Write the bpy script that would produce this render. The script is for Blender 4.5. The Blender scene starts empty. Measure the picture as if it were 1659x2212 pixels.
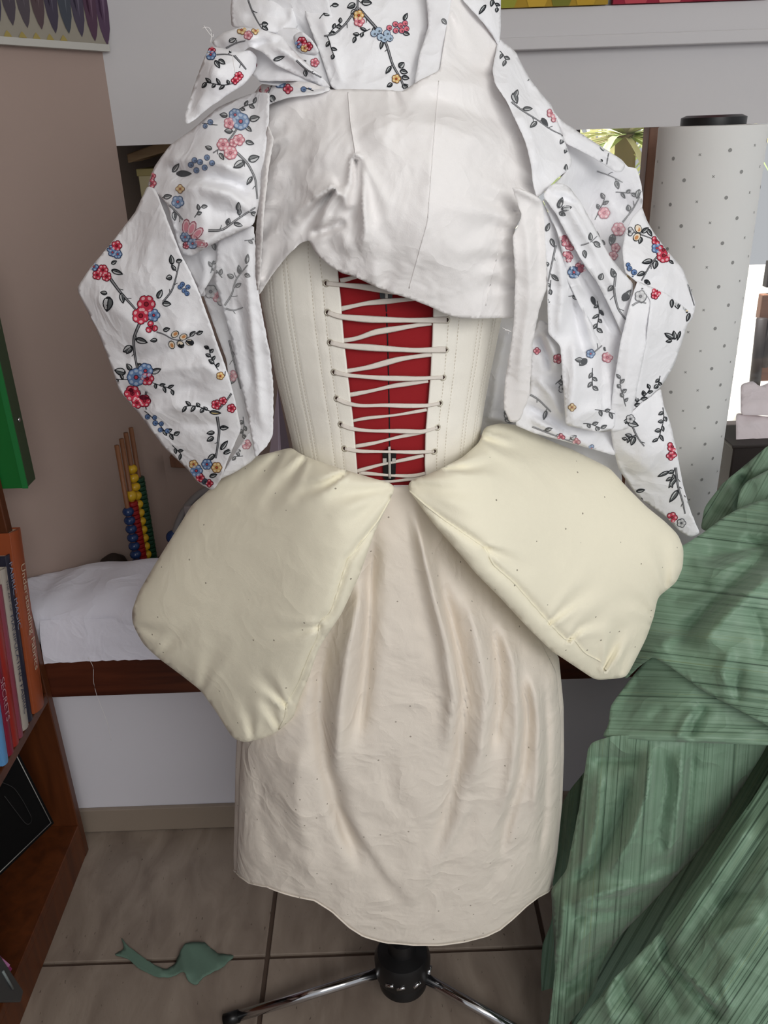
import bpy, bmesh, math, random
import numpy as np
from mathutils import Vector, Matrix
from mathutils.bvhtree import BVHTree
from mathutils.geometry import delaunay_2d_cdt

scene = bpy.context.scene
COL = scene.collection
rng = np.random.RandomState(7)
random.seed(7)

# ------------------------------------------------------------------ camera
F, CX, CY = 1820.0, 829.5, 1106.0
PITCH, ROLL = math.radians(24.5), -0.035
CAM = np.array([0.0, -1.058, 1.487])
_m = Matrix.Rotation(math.pi / 2 - PITCH, 3, 'X') @ Matrix.Rotation(ROLL, 3, 'Z')
CM = np.array(_m)
cam_data = bpy.data.cameras.new('camera')
cam_data.sensor_fit = 'HORIZONTAL'
cam_data.sensor_width = 36.0
cam_data.lens = 36.0 * F / 1659.0
cam_data.clip_start = 0.02
cam = bpy.data.objects.new('camera', cam_data)
COL.objects.link(cam)
cam.matrix_world = Matrix.Translation(Vector(CAM)) @ _m.to_4x4()
scene.camera = cam

# ------------------------------------------------------------------ world and light
world = bpy.data.worlds.new('world')
scene.world = world
world.use_nodes = True
bg = world.node_tree.nodes['Background']
bg.inputs[0].default_value = (0.93, 0.96, 1.0, 1)
bg.inputs[1].default_value = 0.50


def area_light(name, loc, target, size, size_y, power, color):
    l = bpy.data.lights.new(name, 'AREA')
    l.shape = 'RECTANGLE'
    l.size, l.size_y, l.energy, l.color = size, size_y, power, color
    o = bpy.data.objects.new(name, l)
    COL.objects.link(o)
    o.location = loc
    d = Vector(target) - Vector(loc)
    o.rotation_euler = d.to_track_quat('-Z', 'Y').to_euler()
    return o


area_light('window_daylight', (0.75, -2.3, 2.2), (-0.05, 0.05, 0.95), 1.6, 1.1, 40, (1.0, 0.985, 0.96))
sun = bpy.data.lights.new('sun', 'SUN')
sun.energy = 11.0
sun.angle = 0.02
sun_o = bpy.data.objects.new('sun', sun)
COL.objects.link(sun_o)
sun_o.rotation_euler = Vector((0.12, -0.25, -1.0)).to_track_quat('-Z', 'Y').to_euler()

vs = scene.view_settings
vs.view_transform = 'Standard'
vs.look = 'None'
vs.exposure = 0.0
vs.gamma = 1.0
vs.use_curve_mapping = False


# ------------------------------------------------------------------ geometry helpers
def ray(px, py):
    px = np.asarray(px, float)
    py = np.asarray(py, float)
    d = np.stack([(px - CX) / F, -(py - CY) / F, -np.ones_like(px)], -1)
    return d @ CM.T


def at(px, py, Y):
    d = ray(px, py)
    return CAM + d * ((np.asarray(Y) - CAM[1]) / d[..., 1])[..., None]


def atz(px, py, Z):
    d = ray(px, py)
    return CAM + d * ((np.asarray(Z) - CAM[2]) / d[..., 2])[..., None]


def atx(px, py, X):
    d = ray(px, py)
    return CAM + d * ((np.asarray(X) - CAM[0]) / d[..., 0])[..., None]


def proj(p):
    q = (np.asarray(p, float) - CAM) @ CM
    return np.stack([CX - F * q[..., 0] / q[..., 2], CY + F * q[..., 1] / q[..., 2]], -1)


def lin(c):
    return tuple(((v / 255.0) / 12.92 if v / 255.0 < 0.04045 else ((v / 255.0 + 0.055) / 1.055) ** 2.4) for v in c)


def empty(name, loc=(0, 0, 0), label=None, cat=None, group=None):
    o = bpy.data.objects.new(name, None)
    o.empty_display_size = 0.05
    COL.objects.link(o)
    o.location = loc
    tag(o, label, cat, group)
    return o


def tag(o, label=None, cat=None, group=None, kind=None):
    if label:
        o['label'] = label
    if cat:
        o['category'] = cat
    if group:
        o['group'] = group
    if kind:
        o['kind'] = kind
    return o


def mesh_obj(name, verts, faces, mat, parent=None, smooth=False):
    me = bpy.data.meshes.new(name)
    verts = np.asarray(verts, float)
    if parent is not None:
        verts = verts - np.array(parent_origin(parent))
    me.from_pydata([tuple(v) for v in verts.tolist()], [], [tuple(int(i) for i in f) for f in faces])
    me.update()
    if smooth:
        me.polygons.foreach_set('use_smooth', [True] * len(me.polygons))
    if mat:
        me.materials.append(mat)
    o = bpy.data.objects.new(name, me)
    COL.objects.link(o)
    if parent is not None:
        o.parent = parent
    return o


def parent_origin(p):
    l = Vector(p.location)
    q = p.parent
    while q is not None:
        l = l + Vector(q.location)
        q = q.parent
    return l


def bevel(o, w, seg=2):
    m = o.modifiers.new('bevel', 'BEVEL')
    m.width = w
    m.segments = seg
    m.limit_method = 'ANGLE'
    return o


BOXF = [(0, 3, 2, 1), (4, 5, 6, 7), (0, 1, 5, 4), (1, 2, 6, 5), (2, 3, 7, 6), (3, 0, 4, 7)]


def hexa(name, pts, mat, parent=None, bev=0.0):
    """pts: 4 bottom corners then the 4 top ones, counterclockwise from above"""
    o = mesh_obj(name, pts, BOXF, mat, parent)
    if bev:
        bevel(o, bev)
    return o


def box(name, lo, hi, mat, parent=None, bev=0.0):
    x0, y0, z0 = lo
    x1, y1, z1 = hi
    return hexa(name, [(x0, y0, z0), (x1, y0, z0), (x1, y1, z0), (x0, y1, z0),
                       (x0, y0, z1), (x1, y0, z1), (x1, y1, z1), (x0, y1, z1)], mat, parent, bev)


def tube(name, pts, r, mat, parent=None, n=8, flat=1.0, up=(0, 0, 1), caps=True):
    P = np.asarray(pts, float)
    rad = np.full(len(P), r) if np.isscalar(r) else np.asarray(r, float)
    T = np.gradient(P, axis=0)
    T /= np.linalg.norm(T, axis=1)[:, None] + 1e-12
    upv = np.asarray(up, float)
    vs_, fs = [], []
    for i in range(len(P)):
        a = np.cross(T[i], upv)
        if np.linalg.norm(a) < 1e-4:
            a = np.cross(T[i], (1, 0, 0.3))
        a /= np.linalg.norm(a)
        b = np.cross(a, T[i])
        for k in range(n):
            th = 2 * math.pi * k / n
            vs_.append(P[i] + rad[i] * (math.cos(th) * a * flat + math.sin(th) * b))
    for i in range(len(P) - 1):
        for k in range(n):
            fs.append((i * n + k, i * n + (k + 1) % n, (i + 1) * n + (k + 1) % n, (i + 1) * n + k))
    if caps:
        fs.append(tuple(range(n))[::-1])
        fs.append(tuple((len(P) - 1) * n + k for k in range(n)))
    return mesh_obj(name, vs_, [f[::-1] for f in fs], mat, parent, smooth=True)


def lathe(name, prof, centre, mat, parent=None, n=40, smooth=True):
    c = np.asarray(centre, float)
    vs_, fs = [], []
    for r, z in prof:
        for k in range(n):
            t = 2 * math.pi * k / n
            vs_.append(c + (r * math.cos(t), r * math.sin(t), z))
    for i in range(len(prof) - 1):
        for k in range(n):
            fs.append((i * n + k, i * n + (k + 1) % n, (i + 1) * n + (k + 1) % n, (i + 1) * n + k))
    fs.append(tuple(range(n))[::-1])
    fs.append(tuple((len(prof) - 1) * n + k for k in range(n)))
    o = mesh_obj(name, vs_, fs, mat, parent, smooth=smooth)
    if smooth:
        sharp(o)
    return o


def sharp(o, ang=40):
    try:
        o.data.set_sharp_from_angle(angle=math.radians(ang))
    except Exception:
        pass


def resample(pts, step, closed=False, smooth=0):
    P = np.asarray(pts, float)
    if closed:
        P = np.vstack([P, P[:1]])
    seg = np.linalg.norm(np.diff(P, axis=0), axis=1)
    s = np.concatenate([[0], np.cumsum(seg)])
    n = max(2, int(round(s[-1] / step)))
    t = np.linspace(0, s[-1], n + 1)
    if closed:
        t = t[:-1]
    Q = np.stack([np.interp(t, s, P[:, k]) for k in range(P.shape[1])], -1)
    for _ in range(smooth):
        if closed:
            Q = 0.5 * Q + 0.25 * (np.roll(Q, 1, 0) + np.roll(Q, -1, 0))
        else:
            R = Q.copy()
            R[1:-1] = 0.5 * Q[1:-1] + 0.25 * (Q[:-2] + Q[2:])
            Q = R
    return Q


def tps(ctrl):
    c = np.asarray(ctrl, float)
    xy = c[:, :2] / 500.0
    n = len(c)

    def K(a, b):
        d2 = ((a[:, None, :] - b[None]) ** 2).sum(-1)
        return 0.5 * d2 * np.log(d2 + 1e-9)
    A = np.zeros((n + 3, n + 3))
    A[:n, :n] = K(xy, xy) + np.eye(n) * 1e-4
    A[:n, n] = 1
    A[:n, n + 1:] = xy
    A[n:, :n] = A[:n, n:].T
    w = np.linalg.solve(A, np.concatenate([c[:, 2], [0, 0, 0]]))

    def f(px, py):
        q = np.stack([np.asarray(px, float), np.asarray(py, float)], -1).reshape(-1, 2) / 500.0
        return (K(q, xy) @ w[:n] + w[n] + q @ w[n + 1:]).reshape(np.shape(px))
    return f


def poly_dist(px, py, pts):
    """distance to polyline, signed side, fraction along"""
    P = np.asarray(pts, float)
    best = np.full(px.shape, 1e9)
    side = np.zeros(px.shape)
    frac = np.zeros(px.shape)
    seg = np.linalg.norm(np.diff(P, axis=0), axis=1)
    tot = seg.sum()
    acc = 0.0
    for i in range(len(P) - 1):
        a, d = P[i], P[i + 1] - P[i]
        L2 = (d ** 2).sum() + 1e-9
        t = np.clip(((px - a[0]) * d[0] + (py - a[1]) * d[1]) / L2, 0, 1)
        dx, dy = px - a[0] - t * d[0], py - a[1] - t * d[1]
        dist = np.hypot(dx, dy)
        m = dist < best
        best = np.where(m, dist, best)
        side = np.where(m, np.sign(d[0] * dy - d[1] * dx), side)
        frac = np.where(m, (acc + t * seg[i]) / tot, frac)
        acc += seg[i]
    return best, side, frac


def folds_disp(px, py, folds, crisp=0.35):
    out = np.zeros(px.shape)
    for f in folds:
        pts, w, h = f[0], f[1], f[2]
        kind = f[3] if len(f) > 3 else 'r'
        d, s, t = poly_dist(px, py, pts)
        tap = np.clip(np.minimum(t, 1 - t) * 5, 0, 1)
        tap = tap * tap * (3 - 2 * tap)
        if kind == 'r':
            L = sum(math.hypot(pts[i + 1][0] - pts[i][0], pts[i + 1][1] - pts[i][1]) for i in range(len(pts) - 1))
            k = min(1.0, max(0.45, L / (9.0 * w)))
            out += k * h * tap * ((1 - crisp) * np.exp(-(d / w) ** 2) + crisp * np.exp(-d / (0.85 * w)))
        elif kind == 'R':      # ridge running off both ends
            out += h * np.exp(-(d / w) ** 2)
        elif kind == 'c':      # knife crease
            out += h * tap * np.exp(-d / w)
        elif kind == 'd':      # gather: sharp at its root, widening and dying away
            ww = w * (0.35 + 1.3 * t)
            g0 = np.exp(-(d / ww) ** 2) - 0.45 * np.exp(-((d - 1.7 * ww) / (0.9 * ww)) ** 2)
            out += h * (1 - t) ** 0.8 * g0
        elif kind == 's':      # step: left of the line lies higher
            out += -h * tap * s * np.tanh(d / 3.0) * np.exp(-(d / w) ** 2)
    return out


def crumple(px, py, amp, scale, seed, n=7):
    r = np.random.RandomState(seed)
    out = np.zeros(px.shape)
    for i in range(n):
        a = r.uniform(0, math.pi)
        k = 2 * math.pi / (scale * r.uniform(0.6, 1.7))
        wob = 1.3 * np.sin((px * math.sin(a + 1) + py * math.cos(a + 1)) * k * 0.37 + r.uniform(0, 6))
        u = (px * math.cos(a) + py * math.sin(a)) * k + wob + r.uniform(0, 6)
        mask = 0.5 + 0.5 * np.sin((px * math.cos(a * 3) - py * math.sin(a * 2)) * k * 0.45 + r.uniform(0, 6))
        out += (0.6 - np.abs(np.sin(u * 0.5))) * mask
    return out * amp / math.sqrt(n)


def in_poly(px, py, poly):
    P = np.asarray(poly, float)
    inside = np.zeros(px.shape, bool)
    j = len(P) - 1
    for i in range(len(P)):
        xi, yi = P[i]
        xj, yj = P[j]
        c = ((yi > py) != (yj > py)) & (px < (xj - xi) * (py - yi) / (yj - yi + 1e-12) + xi)
        inside ^= c
        j = i
    return inside


def fill(outline, step, smooth=2, fray=0.0, seed=1):
    """constrained triangulation of an outline with an even inner grid"""
    B = resample(outline, step, True, smooth)
    if fray:
        r = np.random.RandomState(seed)
        B = B + r.uniform(-fray, fray, B.shape)
    x0, y0 = B.min(0)
    x1, y1 = B.max(0)
    gy = np.arange(y0, y1, step * 0.87)
    pts = []
    for k, y in enumerate(gy):
        xs = np.arange(x0 + (k % 2) * step / 2, x1, step)
        pts.append(np.stack([xs, np.full_like(xs, y)], -1))
    G = np.vstack(pts)
    G = G[in_poly(G[:, 0], G[:, 1], B)]
    if len(G):
        keep = np.ones(len(G), bool)
        for i in range(0, len(G), 2000):
            d2 = ((G[i:i + 2000, None, :] - B[None]) ** 2).sum(-1).min(1)
            keep[i:i + 2000] = d2 > (step * 0.55) ** 2
        G = G[keep]
    V = np.vstack([B, G]) if len(G) else B
    nb = len(B)
    res = delaunay_2d_cdt([Vector(v) for v in V.tolist()], [], [list(range(nb))], 1, 1e-4)
    ov = np.array([tuple(v) for v in res[0]])
    return ov, [tuple(f) for f in res[2]], B


def inflate_fn(outline, cell=8.0, iters=1500):
    """membrane height (0 on the outline, 1 at the top)"""
    B = np.asarray(outline, float)
    x0, y0 = B.min(0) - cell * 2
    x1, y1 = B.max(0) + cell * 2
    xs = np.arange(x0, x1, cell)
    ys = np.arange(y0, y1, cell)
    X, Y = np.meshgrid(xs, ys)
    m = in_poly(X, Y, B)
    u = np.zeros(X.shape)
    for _ in range(iters):
        v = np.zeros_like(u)
        v[1:-1, 1:-1] = 0.25 * (u[:-2, 1:-1] + u[2:, 1:-1] + u[1:-1, :-2] + u[1:-1, 2:] + 1.0)
        u = np.where(m, v, 0)
    u /= u.max()

    def f(px, py):
        fx = np.clip((px - x0) / cell, 0, len(xs) - 1.001)
        fy = np.clip((py - y0) / cell, 0, len(ys) - 1.001)
        i, j = fx.astype(int), fy.astype(int)
        a, b = fx - i, fy - j
        return (u[j, i] * (1 - a) * (1 - b) + u[j, i + 1] * a * (1 - b) + u[j + 1, i] * (1 - a) * b + u[j + 1, i + 1] * a * b)
    return f


SHEETS = {}


def sheet(name, outline, ctrl, mat, parent, folds=(), step=7.0, cr=(0.0025, 70), seed=1, thick=0.0006,
          curl=0.0, fray=0.0, key=None, smooth=1, crisp=0.55):
    V, T, B = fill(outline, step, smooth, fray, seed)
    px, py = V[:, 0], V[:, 1]
    Y = tps(ctrl)(px, py)
    P = at(px, py, Y)
    d = ray(px, py)
    d = d / np.linalg.norm(d, axis=1)[:, None]
    disp = folds_disp(px, py, folds, crisp)
    if cr[0]:
        disp = disp + crumple(px, py, cr[0], cr[1], seed) + crumple(px, py, cr[0] * 0.35, cr[1] * 0.35, seed + 50)
    if curl:
        u = np.sqrt(np.maximum(inflate_fn(B, 10.0, 500)(px, py), 0))
        disp = disp + curl * (u - 1)
    P = P - d * disp[:, None]
    # triangles facing the viewer
    T = orient(P, T)
    o = mesh_obj(name, P, T, mat, parent, smooth=True)
    uv = o.data.uv_layers.new(name='UVMap')
    li = np.zeros(len(o.data.loops), int)
    o.data.loops.foreach_get('vertex_index', li)
    uvs = np.stack([px[li] / 1000.0, py[li] / 1000.0], -1).astype(np.float32)
    uv.data.foreach_set('uv', uvs.ravel())
    if thick:
        s = o.modifiers.new('thickness', 'SOLIDIFY')
        s.thickness = thick
        s.offset = -1.0
    SHEETS[key or name] = BVHTree.FromPolygons([Vector(p) for p in P.tolist()], T)
    return o


def orient(P, T):
    out = []
    for t in T:
        a, b, c = P[t[0]], P[t[1]], P[t[2]]
        n = np.cross(b - a, c - a)
        if n @ (CAM - a) < 0:
            t = t[::-1]
        out.append(tuple(t))
    return out


def hit(bvh, px, py, off=0.0):
    d = ray(px, py)
    d = d / np.linalg.norm(d)
    h = bvh.ray_cast(Vector(CAM), Vector(d))
    if h[0] is None:
        return None
    return np.array(h[0]) - d * off


# ------------------------------------------------------------------ materials
def new_mat(name):
    m = bpy.data.materials.new(name)
    m.use_nodes = True
    nt = m.node_tree
    b = nt.nodes['Principled BSDF']
    return m, nt, b


def N(nt, t, **kw):
    n = nt.nodes.new(t)
    for k, v in kw.items():
        setattr(n, k, v)
    return n


def plain(name, rgb, rough=0.6, metal=0.0, bump=0.0, bscale=300, vary=0.0, spec=0.5):
    m, nt, b = new_mat(name)
    c = lin(rgb) + (1,)
    b.inputs['Base Color'].default_value = c
    b.inputs['Roughness'].default_value = rough
    b.inputs['Metallic'].default_value = metal
    b.inputs['Specular IOR Level'].default_value = spec
    if vary or bump:
        tc = N(nt, 'ShaderNodeTexCoord')
        no = N(nt, 'ShaderNodeTexNoise')
        no.inputs['Scale'].default_value = bscale
        no.inputs['Detail'].default_value = 4
        nt.links.new(tc.outputs['Object'], no.inputs['Vector'])
        if bump:
            bp = N(nt, 'ShaderNodeBump')
            bp.inputs['Strength'].default_value = bump
            bp.inputs['Distance'].default_value = 0.002
            nt.links.new(no.outputs['Fac'], bp.inputs['Height'])
            nt.links.new(bp.outputs['Normal'], b.inputs['Normal'])
        if vary:
            n2 = N(nt, 'ShaderNodeTexNoise')
            n2.inputs['Scale'].default_value = 6
            n2.inputs['Detail'].default_value = 5
            nt.links.new(tc.outputs['Object'], n2.inputs['Vector'])
            mx = N(nt, 'ShaderNodeMixRGB')
            mx.inputs['Color1'].default_value = tuple(v * (1 - vary) for v in c[:3]) + (1,)
            mx.inputs['Color2'].default_value = tuple(min(1, v * (1 + vary)) for v in c[:3]) + (1,)
            nt.links.new(n2.outputs['Fac'], mx.inputs['Fac'])
            nt.links.new(mx.outputs['Color'], b.inputs['Base Color'])
    return m


def creases(nt, tc, strength, scale):
    """sharp little creases: folded noise"""
    n = N(nt, 'ShaderNodeTexNoise')
    n.inputs['Scale'].default_value = scale
    n.inputs['Detail'].default_value = 3
    n.inputs['Roughness'].default_value = 0.45
    n.inputs['Distortion'].default_value = 0.5
    nt.links.new(tc.outputs['Object'], n.inputs['Vector'])
    s1 = N(nt, 'ShaderNodeMath', operation='SUBTRACT')
    s1.inputs[1].default_value = 0.5
    nt.links.new(n.outputs['Fac'], s1.inputs[0])
    s2 = N(nt, 'ShaderNodeMath', operation='ABSOLUTE')
    nt.links.new(s1.outputs[0], s2.inputs[0])
    b = N(nt, 'ShaderNodeBump')
    b.invert = True
    b.inputs['Strength'].default_value = strength
    b.inputs['Distance'].default_value = 0.03
    nt.links.new(s2.outputs[0], b.inputs['Height'])
    return b


def fabric(name, rgb, speck=0.0, weave=0.3, sheen=0.1, vary=0.03, wrinkle=0.25, crease=0.3, cscale=15.0):
    m, nt, b = new_mat(name)
    c = lin(rgb)
    b.inputs['Roughness'].default_value = 0.9
    b.inputs['Specular IOR Level'].default_value = 0.15
    b.inputs['Sheen Weight'].default_value = sheen
    tc = N(nt, 'ShaderNodeTexCoord')
    n1 = N(nt, 'ShaderNodeTexNoise')
    n1.inputs['Scale'].default_value = 9
    n1.inputs['Detail'].default_value = 3
    nt.links.new(tc.outputs['Object'], n1.inputs['Vector'])
    mx = N(nt, 'ShaderNodeMixRGB')
    mx.inputs['Color1'].default_value = tuple(v * (1 - vary) for v in c) + (1,)
    mx.inputs['Color2'].default_value = tuple(min(1, v * (1 + vary)) for v in c) + (1,)
    nt.links.new(n1.outputs['Fac'], mx.inputs['Fac'])
    last = mx.outputs['Color']
    if speck:
        vo = N(nt, 'ShaderNodeTexVoronoi')
        vo.inputs['Scale'].default_value = 46
        nt.links.new(tc.outputs['Object'], vo.inputs['Vector'])
        lt = N(nt, 'ShaderNodeMath', operation='LESS_THAN')
        lt.inputs[1].default_value = 0.058
        nt.links.new(vo.outputs['Distance'], lt.inputs[0])
        ms = N(nt, 'ShaderNodeMath', operation='MULTIPLY')
        ms.inputs[1].default_value = speck
        nt.links.new(lt.outputs[0], ms.inputs[0])
        m2 = N(nt, 'ShaderNodeMixRGB')
        m2.inputs['Color2'].default_value = lin((92, 78, 60)) + (1,)
        nt.links.new(ms.outputs[0], m2.inputs['Fac'])
        nt.links.new(last, m2.inputs['Color1'])
        last = m2.outputs['Color']
    nt.links.new(last, b.inputs['Base Color'])
    # fine weave and soft crumple relief
    n2 = N(nt, 'ShaderNodeTexNoise')
    n2.inputs['Scale'].default_value = 900
    nt.links.new(tc.outputs['Object'], n2.inputs['Vector'])
    n3 = N(nt, 'ShaderNodeTexNoise')
    n3.inputs['Scale'].default_value = 38
    n3.inputs['Detail'].default_value = 4
    n3.inputs['Distortion'].default_value = 1.2
    nt.links.new(tc.outputs['Object'], n3.inputs['Vector'])
    b0 = creases(nt, tc, crease, cscale)
    b1 = N(nt, 'ShaderNodeBump')
    b1.inputs['Strength'].default_value = wrinkle
    b1.inputs['Distance'].default_value = 0.004
    nt.links.new(n3.outputs['Fac'], b1.inputs['Height'])
    nt.links.new(b0.outputs['Normal'], b1.inputs['Normal'])
    b2 = N(nt, 'ShaderNodeBump')
    b2.inputs['Strength'].default_value = weave
    b2.inputs['Distance'].default_value = 0.0006
    nt.links.new(n2.outputs['Fac'], b2.inputs['Height'])
    nt.links.new(b1.outputs['Normal'], b2.inputs['Normal'])
    nt.links.new(b2.outputs['Normal'], b.inputs['Normal'])
    return m


def wood(name, dark, light, scale=(1, 14, 14), rough=0.45, rings=3.0):
    m, nt, b = new_mat(name)
    tc = N(nt, 'ShaderNodeTexCoord')
    mp = N(nt, 'ShaderNodeMapping')
    mp.inputs['Scale'].default_value = scale
    nt.links.new(tc.outputs['Object'], mp.inputs['Vector'])
    no = N(nt, 'ShaderNodeTexNoise')
    no.inputs['Scale'].default_value = rings
    no.inputs['Detail'].default_value = 8
    no.inputs['Distortion'].default_value = 0.6
    nt.links.new(mp.outputs['Vector'], no.inputs['Vector'])
    rp = N(nt, 'ShaderNodeValToRGB')
    rp.color_ramp.elements[0].position = 0.3
    rp.color_ramp.elements[0].color = lin(dark) + (1,)
    rp.color_ramp.elements[1].position = 0.72
    rp.color_ramp.elements[1].color = lin(light) + (1,)
    nt.links.new(no.outputs['Fac'], rp.inputs['Fac'])
    nt.links.new(rp.outputs['Color'], b.inputs['Base Color'])
    b.inputs['Roughness'].default_value = rough
    return m


def taffeta(name, angle):
    """green striped taffeta; the stripes run along the cloth's own weave direction"""
    m, nt, b = new_mat(name)
    uv = N(nt, 'ShaderNodeUVMap')
    uv.uv_map = 'UVMap'
    mp = N(nt, 'ShaderNodeMapping')
    mp.inputs['Rotation'].default_value = (0, 0, -angle)
    nt.links.new(uv.outputs['UV'], mp.inputs['Vector'])
    ms = N(nt, 'ShaderNodeMapping')
    ms.inputs['Scale'].default_value = (0.7, 140, 1)
    nt.links.new(mp.outputs['Vector'], ms.inputs['Vector'])
    n1 = N(nt, 'ShaderNodeTexNoise')
    n1.inputs['Scale'].default_value = 1.0
    n1.inputs['Detail'].default_value = 3
    n1.inputs['Roughness'].default_value = 0.7
    nt.links.new(ms.outputs['Vector'], n1.inputs['Vector'])
    rp = N(nt, 'ShaderNodeValToRGB')
    e = rp.color_ramp.elements
    e[0].position, e[0].color = 0.34, lin((62, 84, 68)) + (1,)
    e[1].position, e[1].color = 0.44, lin((116, 146, 122)) + (1,)
    x = rp.color_ramp.elements.new(0.6)
    x.color = lin((136, 164, 142)) + (1,)
    x = rp.color_ramp.elements.new(0.68)
    x.color = lin((118, 142, 106)) + (1,)
    nt.links.new(n1.outputs['Fac'], rp.inputs['Fac'])
    nt.links.new(rp.outputs['Color'], b.inputs['Base Color'])
    b.inputs['Roughness'].default_value = 0.5
    b.inputs['Specular IOR Level'].default_value = 0.35
    b.inputs['Sheen Weight'].default_value = 0.15
    n3 = N(nt, 'ShaderNodeTexNoise')
    n3.inputs['Scale'].default_value = 22
    n3.inputs['Detail'].default_value = 4
    n3.inputs['Distortion'].default_value = 1.5
    tc = N(nt, 'ShaderNodeTexCoord')
    nt.links.new(tc.outputs['Object'], n3.inputs['Vector'])
    b1 = N(nt, 'ShaderNodeBump')
    b0 = creases(nt, tc, 0.75, 9.0)
    nt.links.new(b0.outputs['Normal'], b1.inputs['Normal'])
    b1.inputs['Strength'].default_value = 0.2
    b1.inputs['Distance'].default_value = 0.006
    nt.links.new(n3.outputs['Fac'], b1.inputs['Height'])
    b2 = N(nt, 'ShaderNodeBump')
    b2.inputs['Strength'].default_value = 0.3
    b2.inputs['Distance'].default_value = 0.001
    nt.links.new(n1.outputs['Fac'], b2.inputs['Height'])
    nt.links.new(b1.outputs['Normal'], b2.inputs['Normal'])
    nt.links.new(b2.outputs['Normal'], b.inputs['Normal'])
    return m


def vcol_mat(name, rough=0.85):
    m, nt, b = new_mat(name)
    a = N(nt, 'ShaderNodeVertexColor')
    a.layer_name = 'Col'
    nt.links.new(a.outputs['Color'], b.inputs['Base Color'])
    b.inputs['Roughness'].default_value = rough
    b.inputs['Specular IOR Level'].default_value = 0.15
    return m


M = {}
M['white_cloth'] = fabric('white printed cotton', (243, 243, 246))
M['lining'] = fabric('white cotton lining', (242, 239, 238), wrinkle=0.2, crease=0.32)
M['calico'] = fabric('cream calico', (242, 236, 214), speck=0.7, wrinkle=0.10, crease=0.10)
M['petticoat'] = fabric('pale calico', (231, 222, 210), speck=0.6, wrinkle=0.3, crease=0.35, cscale=13)
M['corset'] = fabric('ivory coutil', (246, 242, 232), wrinkle=0.15, crease=0.06)
M['stitch'] = plain('beige thread', (196, 184, 164), 0.9)
M['lace'] = fabric('greige cotton tape', (224, 216, 207), wrinkle=0.1)
M['form_red'] = fabric('red form cover', (150, 30, 36), wrinkle=0.05, sheen=0.3, crease=0.0)
M['black_plastic'] = plain('black plastic', (18, 18, 20), 0.35)
M['chrome'] = plain('chrome', (205, 205, 208), 0.12, 1.0)
M['white_plastic'] = plain('white plastic', (190, 188, 182), 0.4)
M['matt_black'] = plain('matt black', (12, 12, 13), 0.8, spec=0.1)
M['eyelet'] = plain('eyelet metal', (214, 208, 192), 0.35, 0.4)
M['eyelet_hole'] = plain('eyelet hole', (58, 40, 32), 0.9)
M['print'] = vcol_mat('printed ink')
M['paint'] = vcol_mat('canvas paint', 0.7)
M['wall_mauve'] = plain('mauve wall paint', (166, 146, 137), 0.9, bump=0.05, bscale=120, vary=0.03)
M['wall_white'] = plain('white wall paint', (226, 224, 232), 0.9, bump=0.04, bscale=120, vary=0.02)
M['bulkhead'] = plain('grey white paint', (206, 204, 206), 0.9, bump=0.03, bscale=120, vary=0.02)
M['ceiling'] = plain('ceiling paint', (228, 226, 222), 0.9)
M['bench_wood'] = wood('bench timber', (62, 28, 18), (96, 48, 30), (1.2, 16, 16), 0.35)
M['shelf_wood'] = wood('bookcase timber', (74, 36, 15), (104, 54, 24), (14, 14, 1.2), 0.45)
M['frame_wood'] = wood('window timber', (96, 62, 46), (134, 92, 68), (14, 14, 1.2), 0.5)
M['dark_wood'] = plain('dark timber', (40, 30, 26), 0.6)
M['pine'] = wood('pale pine', (150, 122, 92), (186, 158, 124), (1.5, 14, 14), 0.7)
M['tile'] = None
M['paper'] = plain('pattern paper', (226, 226, 224), 0.75, bump=0.03, bscale=60)
M['white_roll'] = fabric('white bolt cloth', (232, 232, 244), wrinkle=0.15)


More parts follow.
